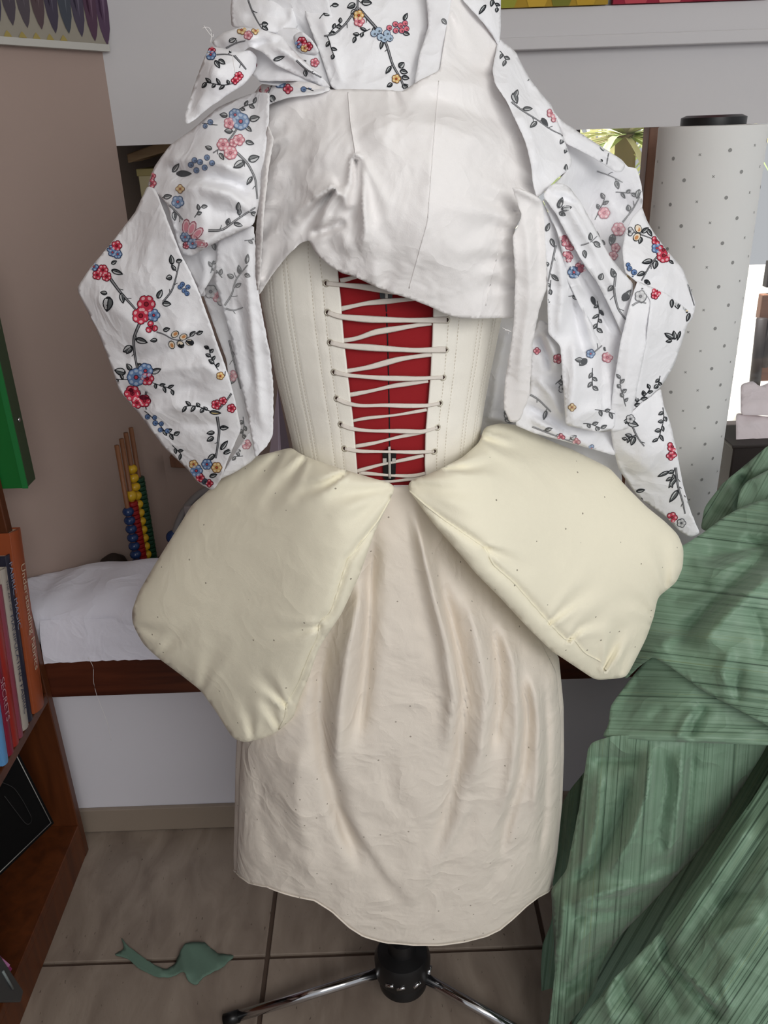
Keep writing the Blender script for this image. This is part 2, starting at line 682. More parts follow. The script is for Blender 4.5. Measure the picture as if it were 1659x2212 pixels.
def tile_mat():
    m, nt, b = new_mat('travertine tile')
    tc = N(nt, 'ShaderNodeTexCoord')
    mp = N(nt, 'ShaderNodeMapping')
    mp.inputs['Rotation'].default_value = (0, 0, 0.5)
    mp.inputs['Scale'].default_value = (9, 3.2, 3)
    nt.links.new(tc.outputs['Object'], mp.inputs['Vector'])
    n1 = N(nt, 'ShaderNodeTexNoise')
    n1.inputs['Scale'].default_value = 2.2
    n1.inputs['Detail'].default_value = 7
    n1.inputs['Distortion'].default_value = 0.8
    nt.links.new(mp.outputs['Vector'], n1.inputs['Vector'])
    rp = N(nt, 'ShaderNodeValToRGB')
    rp.color_ramp.elements[0].position = 0.3
    rp.color_ramp.elements[0].color = lin((126, 112, 101)) + (1,)
    rp.color_ramp.elements[1].position = 0.7
    rp.color_ramp.elements[1].color = lin((158, 144, 131)) + (1,)
    nt.links.new(n1.outputs['Fac'], rp.inputs['Fac'])
    n2 = N(nt, 'ShaderNodeTexNoise')
    n2.inputs['Scale'].default_value = 20
    n2.inputs['Detail'].default_value = 5
    nt.links.new(mp.outputs['Vector'], n2.inputs['Vector'])
    r2 = N(nt, 'ShaderNodeValToRGB')
    r2.color_ramp.elements[0].position = 0.27
    r2.color_ramp.elements[0].color = (1, 1, 1, 1)
    r2.color_ramp.elements[1].position = 0.33
    r2.color_ramp.elements[1].color = (0, 0, 0, 1)
    nt.links.new(n2.outputs['Fac'], r2.inputs['Fac'])
    mx = N(nt, 'ShaderNodeMixRGB')
    mx.inputs['Color2'].default_value = lin((82, 68, 58)) + (1,)
    nt.links.new(r2.outputs['Color'], mx.inputs['Fac'])
    nt.links.new(rp.outputs['Color'], mx.inputs['Color1'])
    nt.links.new(mx.outputs['Color'], b.inputs['Base Color'])
    b.inputs['Roughness'].default_value = 0.42
    bp = N(nt, 'ShaderNodeBump')
    bp.inputs['Strength'].default_value = 0.15
    bp.inputs['Distance'].default_value = 0.002
    nt.links.new(n2.outputs['Fac'], bp.inputs['Height'])
    nt.links.new(bp.outputs['Normal'], b.inputs['Normal'])
    return m


M['tile'] = tile_mat()
M['grout'] = plain('brown grout', (84, 68, 58), 0.95, bump=0.2)
M['skirting'] = plain('skirting tile', (150, 136, 122), 0.5, bump=0.05, bscale=60, vary=0.05)

# ------------------------------------------------------------------ the setting
WALLY = 0.455      # lower wall under the bench
BACKY = 0.90       # wall above the bench
BZ0, BZ1 = 0.424, 0.518
fl = box('floor', (-1.6, -2.6, -0.05), (1.7, WALLY, -0.006), M['grout'])
tag(fl, kind='structure')
gx = [-0.262 + 0.552 * k for k in range(-3, 4)]
gy = [0.100 + 0.552 * k for k in range(-5, 2)]
g = 0.0045
for i in range(len(gx) - 1):
    for j in range(len(gy) - 1):
        y1 = min(gy[j + 1] - g, WALLY - 0.004)
        if gx[i] + g < -1.6 or y1 < -1.2:
            continue
        t = box('tile', (max(-1.6, gx[i] + g), gy[j] + g, -0.03), (min(1.7, gx[i + 1] - g), y1, 0.0), M['tile'], fl, 0.0015)
w = box('wall_lower', (-1.25, WALLY, -0.05), (1.7, WALLY + 0.1, BZ0), M['wall_white'])
tag(w, kind='structure')
bb = box('baseboard_back', (-1.2, WALLY - 0.006, 0.0), (1.7, WALLY, 0.066), M['grout'])
tag(bb, kind='structure')
for x0, x1 in ((-1.2, -0.815), (-0.811, -0.264), (-0.260, 0.288), (0.292, 0.84), (0.844, 1.39)):
    box('skirting_tile', (x0, WALLY - 0.012, 0.002), (x1, WALLY - 0.001, 0.0675), M['skirting'], bb, 0.0015)

bench = box('window_bench', (-0.98, 0.395, BZ0), (1.7, BACKY, BZ1), M['bench_wood'], None, 0.004)
tag(bench, 'dark red-brown timber bench ledge along the wall behind the dress form', 'bench')

cxn = float(at(252, 318, BACKY)[0])
zb = 1.470
# angled mauve wall on the left, running forward from the corner
def angled(yy):
    return cxn - 0.62 * (BACKY - yy)
y0 = -1.3
wl = hexa('wall_left', [(angled(y0), y0, 0), (angled(BACKY), BACKY, 0), (angled(BACKY) - 0.12, BACKY + 0.35, 0), (angled(y0) - 0.3, y0, 0),
                        (angled(y0), y0, 2.5), (angled(BACKY), BACKY, 2.5), (angled(BACKY) - 0.12, BACKY + 0.35, 2.5), (angled(y0) - 0.3, y0, 2.5)], M['wall_mauve'])
tag(wl, kind='structure')
wb = box('wall_back', (cxn, BACKY, BZ0), (0.30, BACKY + 0.10, 1.22), M['wall_mauve'])
tag(wb, kind='structure')
# bulkhead over the opening
bk = box('wall_bulkhead', (cxn, BACKY, zb), (1.7, BACKY + 0.12, 2.5), M['bulkhead'])
tag(bk, kind='structure')
zt0 = float(at(1300, 102, BACKY - 0.03)[2])
zt1 = float(at(1300, 12, BACKY - 0.03)[2])
tr = box('trim_1', (0.12, BACKY - 0.030, zt0), (1.7, BACKY, zt1), M['bulkhead'], None, 0.002)
tag(tr, kind='structure')
tl = box('trim_2', (0.12, BACKY - 0.036, zt0), (1.7, BACKY - 0.030, zt0 + 0.022), M['bulkhead'], None, 0.002)
tag(tl, kind='structure')
# recess behind the opening, on the left
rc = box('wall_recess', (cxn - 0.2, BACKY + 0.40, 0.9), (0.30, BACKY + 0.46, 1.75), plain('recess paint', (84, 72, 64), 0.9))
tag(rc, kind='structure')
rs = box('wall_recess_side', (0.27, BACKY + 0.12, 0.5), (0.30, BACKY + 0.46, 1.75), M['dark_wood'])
tag(rs, kind='structure')
rt = box('ceiling_recess', (cxn - 0.2, BACKY + 0.12, 1.62), (0.30, BACKY + 0.46, 1.66), M['pine'])
tag(rt, kind='structure')
cl = box('ceiling', (-2.2, -2.6, 2.5), (2.2, 1.1, 2.56), M['ceiling'])
tag(cl, kind='structure')

# window with timber posts
winp = box('window_1', (0.30, BACKY + 0.055, BZ1), (1.7, BACKY + 0.061, zb), None)
gm, gnt, gb = new_mat('window glass')
gtr = N(gnt, 'ShaderNodeBsdfTransparent')
ggl = N(gnt, 'ShaderNodeBsdfGlossy')
ggl.inputs['Roughness'].default_value = 0.02
gmx = N(gnt, 'ShaderNodeMixShader')
gmx.inputs[0].default_value = 0.05
gnt.links.new(gtr.outputs[0], gmx.inputs[1])
gnt.links.new(ggl.outputs[0], gmx.inputs[2])
gnt.links.new(gmx.outputs[0], gnt.nodes['Material Output'].inputs['Surface'])
winp.data.materials.append(gm)
tag(winp, kind='structure')


def post(px0, px1, py, mat):
    a, b_ = at(px0, py, BACKY + 0.02), at(px1, py, BACKY + 0.02)
    box('window_post', (a[0], BACKY + 0.005, BZ1), (b_[0], BACKY + 0.05, zb + 0.02), mat, winp, 0.002)


post(1388, 1436, 400, M['frame_wood'])
post(1446, 1456, 262, M['dark_wood'])
post(1222, 1250, 290, M['dark_wood'])

# ------------------------------------------------------------------ dress form (torso, stand) and stays
sil = [(-40, 745, 925), (60, 700, 960), (140, 640, 1030), (200, 580, 1085), (280, 560, 1110), (400, 553, 1118), (520, 555, 1112), (640, 563, 1095), (700, 575, 1083), (760, 585, 1071),
       (820, 598, 1058), (880, 613, 1047), (940, 628, 1038), (985, 637, 1032), (1075, 640, 1040)]
rows = []
for py_, xl, xr in sil:
    a_, b_ = at(xl, py_, -0.02), at(xr, py_, -0.02)
    rows.append(((a_[2] + b_[2]) / 2, (a_[0] + b_[0]) / 2, (b_[0] - a_[0]) / 2 * 0.985))
rows = np.array(rows)[::-1]          # rising z


def body(z):
    cx_ = np.interp(z, rows[:, 0], rows[:, 1])
    a_ = np.interp(z, rows[:, 0], rows[:, 2])
    return cx_, a_, a_ * np.interp(z, [1.0, 1.1, 1.3, 1.45, 1.55], [0.86, 0.86, 0.80, 0.72, 0.7])


def body_pt(th, z, off=0.0):
    cx_, a_, b_ = body(z)
    e = 0.92
    s, c = np.sin(th), np.cos(th)
    return np.stack([cx_ + (a_ + off) * np.sign(s) * np.abs(s) ** e, -(b_ + off) * np.sign(c) * np.abs(c) ** e, z + 0 * th], -1)


form = empty('dress_form', (0.005, 0.0, 0.0), 'red adjustable dress form on a chrome tripod stand wearing the stays', 'dress form')
zs = np.linspace(rows[0, 0], rows[-1, 0], 46)
n = 72
vs_, fs = [], []
for z in zs:
    th = np.linspace(0, 2 * math.pi, n, endpoint=False)
    vs_ += body_pt(th, np.full(n, z), -0.004).tolist()
for i in range(len(zs) - 1):
    for k in range(n):
        fs.append((i * n + k, (i * n + (k + 1) % n), (i + 1) * n + (k + 1) % n, (i + 1) * n + k))
fs += [tuple(range(n))[::-1], tuple((len(zs) - 1) * n + k for k in range(n))]
mesh_obj('torso', vs_, fs, M['form_red'], form, smooth=True)
TORSO = BVHTree.FromPolygons([Vector(v) for v in vs_], fs)


def line_on(bvh, pts, off, step=6):
    out = []
    for q in resample(pts, step, False, 2):
        h = hit(bvh, q[0], q[1], off)
        if h is not None:
            out.append(h)
    return out


tube('centre_slot', line_on(TORSO, [(832, 600), (838, 760), (841, 900), (842, 1040)], -0.0002), 0.0009, M['black_plastic'], form, 6)
for cx_, cy_, hh in ((834, 634, 14), (841, 1003, 34)):
    for s in (-1, 1):
        p = []
        for q in ((cx_ + s * 1, cy_ - hh), (cx_ + s * 15, cy_ - hh + 3), (cx_ + s * 13, cy_ + hh - 6), (cx_ + s * 1, cy_ + hh)):
            p.append(hit(TORSO, q[0], q[1], 0.0))
        p = p + [v + np.array([0, -0.004, 0]) for v in p]
        o = hexa('adjuster', p, M['black_plastic'], form)
        bm = bmesh.new(); bm.from_mesh(o.data); bmesh.ops.recalc_face_normals(bm, faces=bm.faces); bm.to_mesh(o.data); bm.free()
    zp = line_on(TORSO, [(cx_, cy_ - hh - 4), (cx_ + 1, cy_ + hh - 4)], 0.006)
    tube('adjuster_screw', zp, 0.0017, M['white_plastic'], form, 8)
for sx in (-1, 1):
    q = [hit(TORSO, 841 + sx * a, 990 + b, 0.0055) for a, b in ((6, 0), (14, 0), (14, 11), (6, 11))]
    mesh_obj('adjuster_label', q, [(0, 1, 2, 3)] if sx < 0 else [(3, 2, 1, 0)], M['white_plastic'], form)

# tripod
hubc = np.array([0.005, 0.0, 0.012])
tube('pole', [hubc + (0, 0, 0.07), hubc + (0, 0, 1.0)], 0.014, M['chrome'], form, 16)
hub = lathe('hub', [(0.036, 0.034), (0.044, 0.040), (0.045, 0.062), (0.042, 0.066), (0.050, 0.070), (0.051, 0.104), (0.045, 0.118), (0.026, 0.126), (0.022, 0.15)], hubc, M['black_plastic'], form, 40)
for ang in (-118, -95, -62, -20):
    a = math.radians(ang)
    c = hubc + np.array([math.cos(a) * 0.051, math.sin(a) * 0.051, 0.088])
    u = np.array([-math.sin(a), math.cos(a), 0])
    tube('hub_clip', [c - u * 0.007 + (0, 0, -0.002), c + u * 0.007 + (0, 0, 0.004)], 0.0035, M['chrome'], hub, 8)

def leg(px, py, z, start_z=0.085):
    e = atz(px, py, z)
    d = e - hubc
    d[2] = 0
    dn = d / np.linalg.norm(d)
    s = hubc + dn * 0.03
    s[2] = start_z
    l = tube('leg', [s, e], 0.0095, M['chrome'], form, 16)
    v = (e - s) / np.linalg.norm(e - s)
    tube('foot_cap', [e - v * 0.016, e + v * 0.012], 0.0112, M['black_plastic'], l, 16)
leg(498, 2200, 0.012)
leg(1180, 2262, 0.012)
e = np.array([0.10, 0.31, 0.012])
l = tube('leg', [hubc + (0.01, 0.03, 0.085), e], 0.0095, M['chrome'], form, 16)
tube('foot_cap', [e - np.array([0.004, 0.013, 0]), e + np.array([0.003, 0.01, -0.0005])], 0.0112, M['black_plastic'], l, 16)

# stays (corset), open at the lacing
stays = empty('corset', (0.0, 0.0, 1.06), 'ivory boned corset laced over the red dress form', 'corset')
gl = np.array([(560, 726), (585, 729), (640, 735), (720, 741), (820, 752), (930, 765), (1000, 770), (1060, 774)], float)
gr = np.array([(560, 940), (660, 937), (720, 935), (820, 930), (930, 920), (1000, 918), (1060, 921)], float)


def edge_theta(z, tab):
    lo, hi = -1.3, 1.3
    for _ in range(40):
        mid = (lo + hi) / 2
        q = proj(body_pt(np.array(mid), np.array(z), 0.003))
        if q[0] < np.interp(q[1], tab[:, 0], tab[:, 1]):
            lo = mid
        else:
            hi = mid
    return (lo + hi) / 2


BON = [0.085, 0.15, 0.30, 0.335, 0.46, 0.50, 0.60, 0.64, 0.70, 0.74, 0.80, 0.84]
CZ0, CZ1 = 1.045, 1.40
CZ = np.linspace(CZ0, CZ1, 60)
CF = np.concatenate([np.linspace(0, 0.55, 110), np.linspace(0.56, 1.0, 24)])
CORS = {}
for side, tab, nm in ((-1, gl, 'back_panel'), (1, gr, 'back_panel')):
    vs_, fs = [], []
    W = len(CF)
    for z in CZ:
        te = edge_theta(z, tab)
        th = te + (side * math.pi - te) * CF * 0.98
        bump = np.zeros(W)
        fc = CF / 0.55
        for b_ in BON:
            bump -= 0.0006 * np.exp(-((fc - b_) / 0.009) ** 2)
        wr = 0.0007 * np.sin(z * 190 + fc * 9) * np.exp(-((fc - 0.12) / 0.1) ** 2)
        vs_.append(np.stack([body_pt(np.array(t), np.array(z), 0.0035 + bb_) for t, bb_ in zip(th, bump + wr)]))
    vs_ = np.vstack(vs_)
    for i in range(len(CZ) - 1):
        for k in range(W - 1):
            f = (i * W + k, i * W + k + 1, (i + 1) * W + k + 1, (i + 1) * W + k)
            fs.append(f if side > 0 else f[::-1])
    o = mesh_obj(nm, vs_, fs, M['corset'], stays, smooth=True)
    s = o.modifiers.new('thickness', 'SOLIDIFY')
    s.thickness = 0.003
    s.offset = -1
    CORS[side] = BVHTree.FromPolygons([Vector(v) for v in vs_.tolist()], fs)
    # stitched bone channels: one run of stitches per line
    for b_ in BON:
        sv, sf = [], []
        zz = np.arange(CZ0 + 0.004, CZ1, 0.0042)
        for z in zz:
            te = edge_theta(z, tab)
            t = te + (side * math.pi - te) * b_ * 0.55 * 0.98
            p0, p1 = body_pt(np.array(t), np.array(z), 0.0036), body_pt(np.array(t), np.array(z + 0.0024), 0.0036)
            wv = np.array([math.cos(t), math.sin(t), 0]) * 0.00028
            k = len(sv)
            sv += [p0 - wv, p0 + wv, p1 + wv, p1 - wv]
            sf.append((k, k + 1, k + 2, k + 3))
        st = mesh_obj('stitching', sv, sf, M['stitch'], o)

# eyelets and lacing
EL = [(705, 612), (708, 675), (714, 740), (722, 804), (728, 861), (737, 917), (745, 969)]
ER = [(965, 691), (963, 755), (957, 815), (950, 871), (945, 923), (938, 975)]


def ring(name, c, nrm, r0, r1, mat, parent, n=16):
    nrm = nrm / np.linalg.norm(nrm)
    a = np.cross(nrm, (0, 0, 1)); a /= np.linalg.norm(a)
    b_ = np.cross(nrm, a)
    vs_ = []
    for r, h in ((r0, 0.0), (r0 * 1.15, 0.0007), (r1, 0.0005), (r1, 0.0)):
        for k in range(n):
            t = 2 * math.pi * k / n
            vs_.append(c + r * (math.cos(t) * a + math.sin(t) * b_) + nrm * h)
    fs = []
    for i in range(3):
        for k in range(n):
            fs.append((i * n + k, i * n + (k + 1) % n, (i + 1) * n + (k + 1) % n, (i + 1) * n + k))
    o = mesh_obj(name, vs_, fs, mat, parent, smooth=True)
    hv = [c + r0 * 1.02 * (math.cos(2 * math.pi * k / n) * a + math.sin(2 * math.pi * k / n) * b_) + nrm * 0.0003 for k in range(n)]
    mesh_obj('hole', hv, [tuple(range(n))], M['eyelet_hole'], o)
    return o


for side, lst in ((-1, EL), (1, ER)):
    for q in lst:
        c = hit(CORS[side], q[0], q[1], 0.0002)
        cx_, a_, b_ = body(c[2])
        nrm = np.array([(c[0] - cx_) / a_ ** 2, c[1] / b_ ** 2, 0])
        ring('eyelet', c, nrm, 0.0023, 0.0042, M['eyelet'], stays)


def lace_pt(px, py, off):
    h = hit(TORSO, px, py, off)
    return h


def lacing(pts, wpx, off0=0.0105, twist=0.0, name='lace'):
    Q = resample(pts, 8, False, 3)
    P = []
    for i, q in enumerate(Q):
        t = i / (len(Q) - 1)
        P.append(lace_pt(q[0], q[1], off0 - 0.002 * (1 - abs(2 * t - 1))))
    P = np.array(P)
    wv = wpx * 0.00070 / 2
    vs_, fs = [], []
    T = np.gradient(P, axis=0)
    T /= np.linalg.norm(T, axis=1)[:, None]
    view = CAM - P
    view /= np.linalg.norm(view, axis=1)[:, None]
    up = np.cross(view, T)
    up /= np.linalg.norm(up, axis=1)[:, None]
    up *= np.sign(up[:, 2:3] + 1e-9)
    prof = [(-1, 0), (-0.55, 0.28), (0.05, 0.10), (0.6, 0.30), (1, 0), (0.6, -0.25), (-0.6, -0.25)]
    nn = len(prof)
    for i in range(len(P)):
        t = i / (len(P) - 1)
        ww = wv * (0.85 + 0.15 * math.sin(t * 9 + wpx)) * (1 - 0.55 * twist * math.exp(-((t - 0.5) / 0.12) ** 2))
        for u, v in prof:
            vs_.append(P[i] + up[i] * ww * u + view[i] * wv * v)
    for i in range(len(P) - 1):
        for k in range(nn):
            fs.append((i * nn + k, i * nn + (k + 1) % nn, (i + 1) * nn + (k + 1) % nn, (i + 1) * nn + k))
    fs += [tuple(range(nn)), tuple((len(P) - 1) * nn + k for k in range(nn))[::-1]]
    o = mesh_obj(name, vs_, fs, M['lace'], stays, smooth=True)
    bm = bmesh.new(); bm.from_mesh(o.data); bmesh.ops.recalc_face_normals(bm, faces=bm.faces); bm.to_mesh(o.data); bm.free()
    return o


lacing([(705, 612), (735, 615), (790, 620), (860, 632), (930, 640)], 10)
lacing([(708, 675), (730, 684), (800, 690), (890, 692), (965, 691)], 11)
lacing([(714, 740), (740, 747), (830, 753), (900, 757), (963, 755)], 11)
lacing([(722, 804), (750, 811), (830, 817), (900, 818), (957, 815)], 9)
lacing([(728, 861), (745, 871), (780, 877), (830, 875), (880, 877), (930, 876), (950, 871)], 8)
lacing([(737, 917), (755, 926), (800, 931), (860, 931), (915, 933), (945, 923)], 8)
lacing([(745, 969), (775, 975), (850, 976), (900, 977), (938, 975)], 7)
U = 0.0065
lacing([(735, 607), (770, 598), (840, 580)], 8, U)
lacing([(737, 667), (790, 655), (830, 651), (900, 645)], 9, U)
lacing([(741, 736), (770, 732), (810, 717), (850, 711), (932, 697)], 10, U)
lacing([(747, 802), (800, 793), (860, 776), (932, 765)], 10, U)
lacing([(755, 853), (800, 845), (850, 833), (925, 823)], 8, U)
lacing([(762, 909), (790, 903), (825, 900), (860, 896), (922, 885)], 6, U)
lacing([(768, 964), (810, 957), (860, 944), (925, 931)], 7, U)
lacing([(770, 1018), (820, 1004), (860, 996), (915, 984)], 7, U)
lacing([(775, 1021), (830, 1026), (890, 1029), (920, 1022)], 7, U)
lacing([(800, 1042), (850, 1040), (920, 1030)], 7, U)

# ------------------------------------------------------------------ petticoat
sk_rows = [(1045, 720, 980), (1120, 690, 1010), (1240, 640, 1090), (1330, 585, 1150), (1420, 545, 1196), (1520, 522, 1206), (1620, 515, 1207), (1720, 512, 1204), (1820, 508, 1195), (1885, 508, 1186)]
sk = []
for py_, xl, xr in sk_rows:
    a_, b_ = at(xl, py_, -0.0), at(xr, py_, -0.0)
    sk.append(((a_[2] + b_[2]) / 2, (a_[0] + b_[0]) / 2, (b_[0] - a_[0]) / 2))
sk = np.array(sk)
hem = np.array([(500, 1872), (513, 1884), (535, 1899), (565, 1907), (600, 1912), (650, 1927), (690, 1943), (730, 1967), (770, 2002), (800, 2022), (840, 2036), (880, 2042), (930, 2042),
                (980, 2034), (1030, 2020), (1060, 2005), (1090, 1980), (1120, 1952), (1150, 1930), (1180, 1916), (1200, 1890)], float)
NT, NZ = 260, 100
th = np.linspace(-math.pi, math.pi, NT, endpoint=False)
ztop = 1.092
# hem height around the ring from the scalloped front edge
ah, cxh = sk[-1, 2], sk[-1, 1]
bh_front, bh_back = 0.145, 0.20
hx = cxh + ah * np.sin(th)
hy = np.where(np.cos(th) > 0, -bh_front * np.cos(th), -bh_back * np.cos(th))
hz = np.full(NT, 0.325)
for _ in range(12):
    q = proj(np.stack([hx, hy, hz], -1))
    tgt = np.interp(q[:, 0], hem[:, 0], hem[:, 1])
    front = np.cos(th) > -0.02
    hz = np.where(front, hz + (q[:, 1] - tgt) * 0.00075, hz)
hz = np.where(np.cos(th) > -0.02, hz, 0.33)
hz = np.clip(hz, 0.22, 0.42)
V = np.zeros((NZ, NT, 3))
for i in range(NZ):
    t = i / (NZ - 1)
    z = ztop * (1 - t) + hz * t
    cx_ = np.interp(-z, -sk[:, 0], sk[:, 1])
    a_ = np.interp(-z, -sk[:, 0], sk[:, 2])
    bf = np.interp(t, [0, 0.1, 0.3, 0.6, 1], [0.120, 0.135, 0.150, 0.155, bh_front])
    bb_ = np.interp(t, [0, 0.2, 0.6, 1], [0.11, 0.15, 0.19, bh_back])
    s, c = np.sin(th), np.cos(th)
    e = 0.85
    ss, cc = np.sign(s) * np.abs(s) ** e, np.sign(c) * np.abs(c) ** e
    rip = 0.006 * np.sin(th * 17 + 3 * t) * (1 - 0.5 * t) * (np.cos(th) < 0.25)
    V[i, :, 0] = cx_ + (a_ + rip) * (ss if t < 0.98 else ss)
    V[i, :, 1] = np.where(c > 0, -bf * cc, -(bb_ + rip) * cc)
    V[i, :, 2] = z
P = V.reshape(-1, 3)
q = proj(P)
SKF = [([(812, 1140), (800, 1250), (795, 1380), (785, 1500), (765, 1620)], 16, -0.016),
       ([(790, 1240), (752, 1400), (738, 1520), (728, 1610), (722, 1700)], 20, 0.018),
       ([(720, 1350), (694, 1450), (690, 1550), (705, 1660), (745, 1790), (790, 1900)], 17, -0.016),
       ([(650, 1600), (640, 1720), (660, 1850), (690, 1930)], 30, 0.008),
       ([(560, 1640), (560, 1750), (600, 1880)], 22, -0.006),
       ([(560, 1680), (620, 1800), (690, 1860)], 18, -0.005),
       ([(882, 1075), (905, 1150), (935, 1280), (965, 1400), (980, 1500), (965, 1640)], 15, 0.018),
       ([(940, 1200), (985, 1380), (1005, 1490), (995, 1620), (965, 1760), (930, 1880)], 14, -0.014),
       ([(1000, 1260), (1030, 1380), (1050, 1500), (1040, 1620), (1010, 1720)], 18, 0.013),
       ([(1060, 1330), (1078, 1430), (1080, 1530), (1060, 1640)], 12, -0.011),
       ([(1080, 1340), (1110, 1440), (1118, 1560), (1105, 1680), (1080, 1780)], 14, 0.012),
       ([(1120, 1420), (1140, 1540), (1130, 1660), (1095, 1780), (1075, 1880)], 12, -0.012),
       ([(1145, 1440), (1163, 1560), (1160, 1680), (1150, 1780)], 12, 0.011),
       ([(1175, 1450), (1183, 1600), (1178, 1750), (1160, 1880)], 10, -0.009),
       ([(700, 1690), (770, 1800), (830, 1890), (888, 1962)], 24, 0.004, 's'),
       ([(1030, 1720), (985, 1810), (940, 1890), (890, 1965)], 24, -0.004, 's'),
       ([(888, 1780), (890, 1880), (888, 1990)], 14, 0.003),
       ([(1040, 1860), (1075, 1900), (1100, 1930)], 20, 0.003),
       ([(1050, 1930), (1080, 1870), (1150, 1800)], 20, -0.003),
       ([(830, 1620), (850, 1720), (900, 1770)], 20, -0.004)]
disp = 1.85 * folds_disp(q[:, 0], q[:, 1], SKF) + crumple(q[:, 0], q[:, 1], 0.0032, 120, 3) + crumple(q[:, 0], q[:, 1], 0.0016, 42, 4)
wgt = np.clip((-P[:, 1] + 0.01) / 0.06, 0, 1)
d = ray(q[:, 0], q[:, 1])
d /= np.linalg.norm(d, axis=1)[:, None]
P = P - d * (disp * wgt)[:, None]
fs = []
for i in range(NZ - 1):
    for k in range(NT):
        fs.append((i * NT + k, (i + 1) * NT + k, (i + 1) * NT + (k + 1) % NT, i * NT + (k + 1) % NT))
petti = empty('petticoat', (0, 0, 0.30), 'pale unbleached calico petticoat hanging below the two hip pads', 'petticoat')
o = mesh_obj('skirt', P, fs, M['petticoat'], petti, smooth=True)
s_ = o.modifiers.new('thickness', 'SOLIDIFY')
s_.thickness = 0.0012
s_.offset = -1
SKIRT = BVHTree.FromPolygons([Vector(v) for v in P.tolist()], fs)
hemv = P.reshape(NZ, NT, 3)[-1]
hp = np.vstack([hemv, hemv[:1]])
tube('hem_edge', hp + np.array([0, -0.0004, 0.0005]), 0.0013, M['petticoat'], petti, 6, caps=False)
a_, b_ = hit(TORSO, 850, 1050, 0.012), hit(TORSO, 882, 1050, 0.012)
c_, d_ = hit(TORSO, 850, 1062, 0.013), hit(TORSO, 880, 1062, 0.013)
wbp = [c_, d_, d_ + (0, 0.003, 0), c_ + (0, 0.003, 0), a_, b_, b_ + (0, 0.003, 0), a_ + (0, 0.003, 0)]
hexa('waist_tape', wbp, M['lining'], petti)


# ------------------------------------------------------------------ hip pads
def pad(name, outline, ctrl, label, hf, hb, seam, folds, seed):
    V, T, B = fill(outline, 7.0, 2)
    u = inflate_fn(B, 7.0, 2500)
    px, py = V[:, 0], V[:, 1]
    Y = tps(ctrl)(px, py)
    h = np.sqrt(np.maximum(u(px, py), 0))
    base = at(px, py, Y)
    d = ray(px, py)
    d /= np.linalg.norm(d, axis=1)[:, None]
    wr = 1.4 * folds_disp(px, py, folds) * np.minimum(1, h * 3) + crumple(px, py, 0.0016, 110, seed) * h
    nb = len(B)
    # which vertices sit on the rim
    rim = np.array([np.min(np.hypot(B[:, 0] - x, B[:, 1] - y)) < 0.05 for x, y in V])
    fr = base - d * (h * hf + wr)[:, None]
    bk_ = base + d * (h * hb)[:, None]
    idx = np.full(len(V), -1)
    inner = np.where(~rim)[0]
    idx[inner] = len(V) + np.arange(len(inner))
    idx[rim] = np.where(rim)[0]
    P = np.vstack([fr, bk_[inner]])
    T1 = orient(fr, T)
    T2 = [tuple(int(idx[i]) for i in t[::-1]) for t in T1]
    root = empty(name, tuple(at(*np.mean(B, 0), 0.0)), label, 'hip pad', 'calico hip pads')
    mesh_obj('cushion', P, T1 + T2, M['calico'], root, smooth=True)
    bv = BVHTree.FromPolygons([Vector(p) for p in fr.tolist()], T1)
    sp = line_on(bv, seam, 0.0004)
    tube('seam', sp, 0.0011, M['calico'], root, 6)
    return root, bv


LP = [(630, 966), (547, 987), (480, 1033), (414, 1091), (376, 1153), (337, 1215), (299, 1280), (285, 1319), (286, 1346), (297, 1369), (310, 1392), (341, 1421), (395, 1461), (434, 1492), (468, 1539),
      (491, 1577), (507, 1598), (530, 1604), (569, 1595), (599, 1581), (634, 1550), (646, 1512), (669, 1458), (684, 1411), (696, 1388), (738, 1326), (777, 1242), (808, 1153), (839, 1087), (855, 1051),
      (842, 1043), (792, 1029), (742, 1014), (684, 995), (646, 979)]
LC = [(855, 1051, -0.150), (792, 1029, -0.140), (742, 1014, -0.134), (684, 995, -0.110), (640, 975, -0.070), (560, 985, -0.025), (480, 1033, -0.01), (376, 1153, 0.0), (285, 1330, 0.0), (340, 1421, -0.02),
      (468, 1539, -0.06), (530, 1604, -0.095), (634, 1550, -0.125), (684, 1411, -0.155), (738, 1326, -0.170), (777, 1242, -0.172), (808, 1153, -0.165), (560, 1280, -0.08), (450, 1220, -0.03)]
LS = [(855, 1056), (816, 1126), (750, 1211), (735, 1261), (715, 1323), (690, 1346), (688, 1372), (665, 1423), (646, 1473), (620, 1519), (616, 1550), (600, 1580)]
LF = [(LS, 9, -0.005), (LS, 4, -0.002, 'c'), ([(850, 1048), (790, 1065), (700, 1075)], 15, -0.009, 'd'), ([(852, 1052), (800, 1090), (740, 1150)], 15, -0.007, 'd'), ([(752, 1018), (700, 1048), (620, 1072)], 11, -0.010, 'd'),
      ([(660, 988), (620, 1040), (560, 1090)], 15, -0.008, 'd'), ([(610, 972), (560, 1030), (500, 1085)], 16, -0.007, 'd'), ([(617, 1525), (590, 1490), (550, 1450)], 12, -0.009, 'd'), ([(604, 1580), (588, 1540), (570, 1490)], 11, -0.008, 'd'),
      ([(545, 1602), (540, 1555), (520, 1490)], 12, -0.007, 'd'), ([(288, 1350), (335, 1365), (400, 1390)], 14, -0.005, 'd'), ([(434, 1492), (450, 1440), (480, 1370)], 16, -0.005, 'd'), ([(690, 1352), (640, 1365), (570, 1370)], 14, -0.005, 'd'), ([(340, 1420), (370, 1390), (420, 1340)], 14, -0.004, 'd')]
padL, PADL = pad('hip_pad', LP, LC, 'plump cream calico hip pad on the left side, nearer the abacus', 0.066, 0.045, LS, LF, 11)
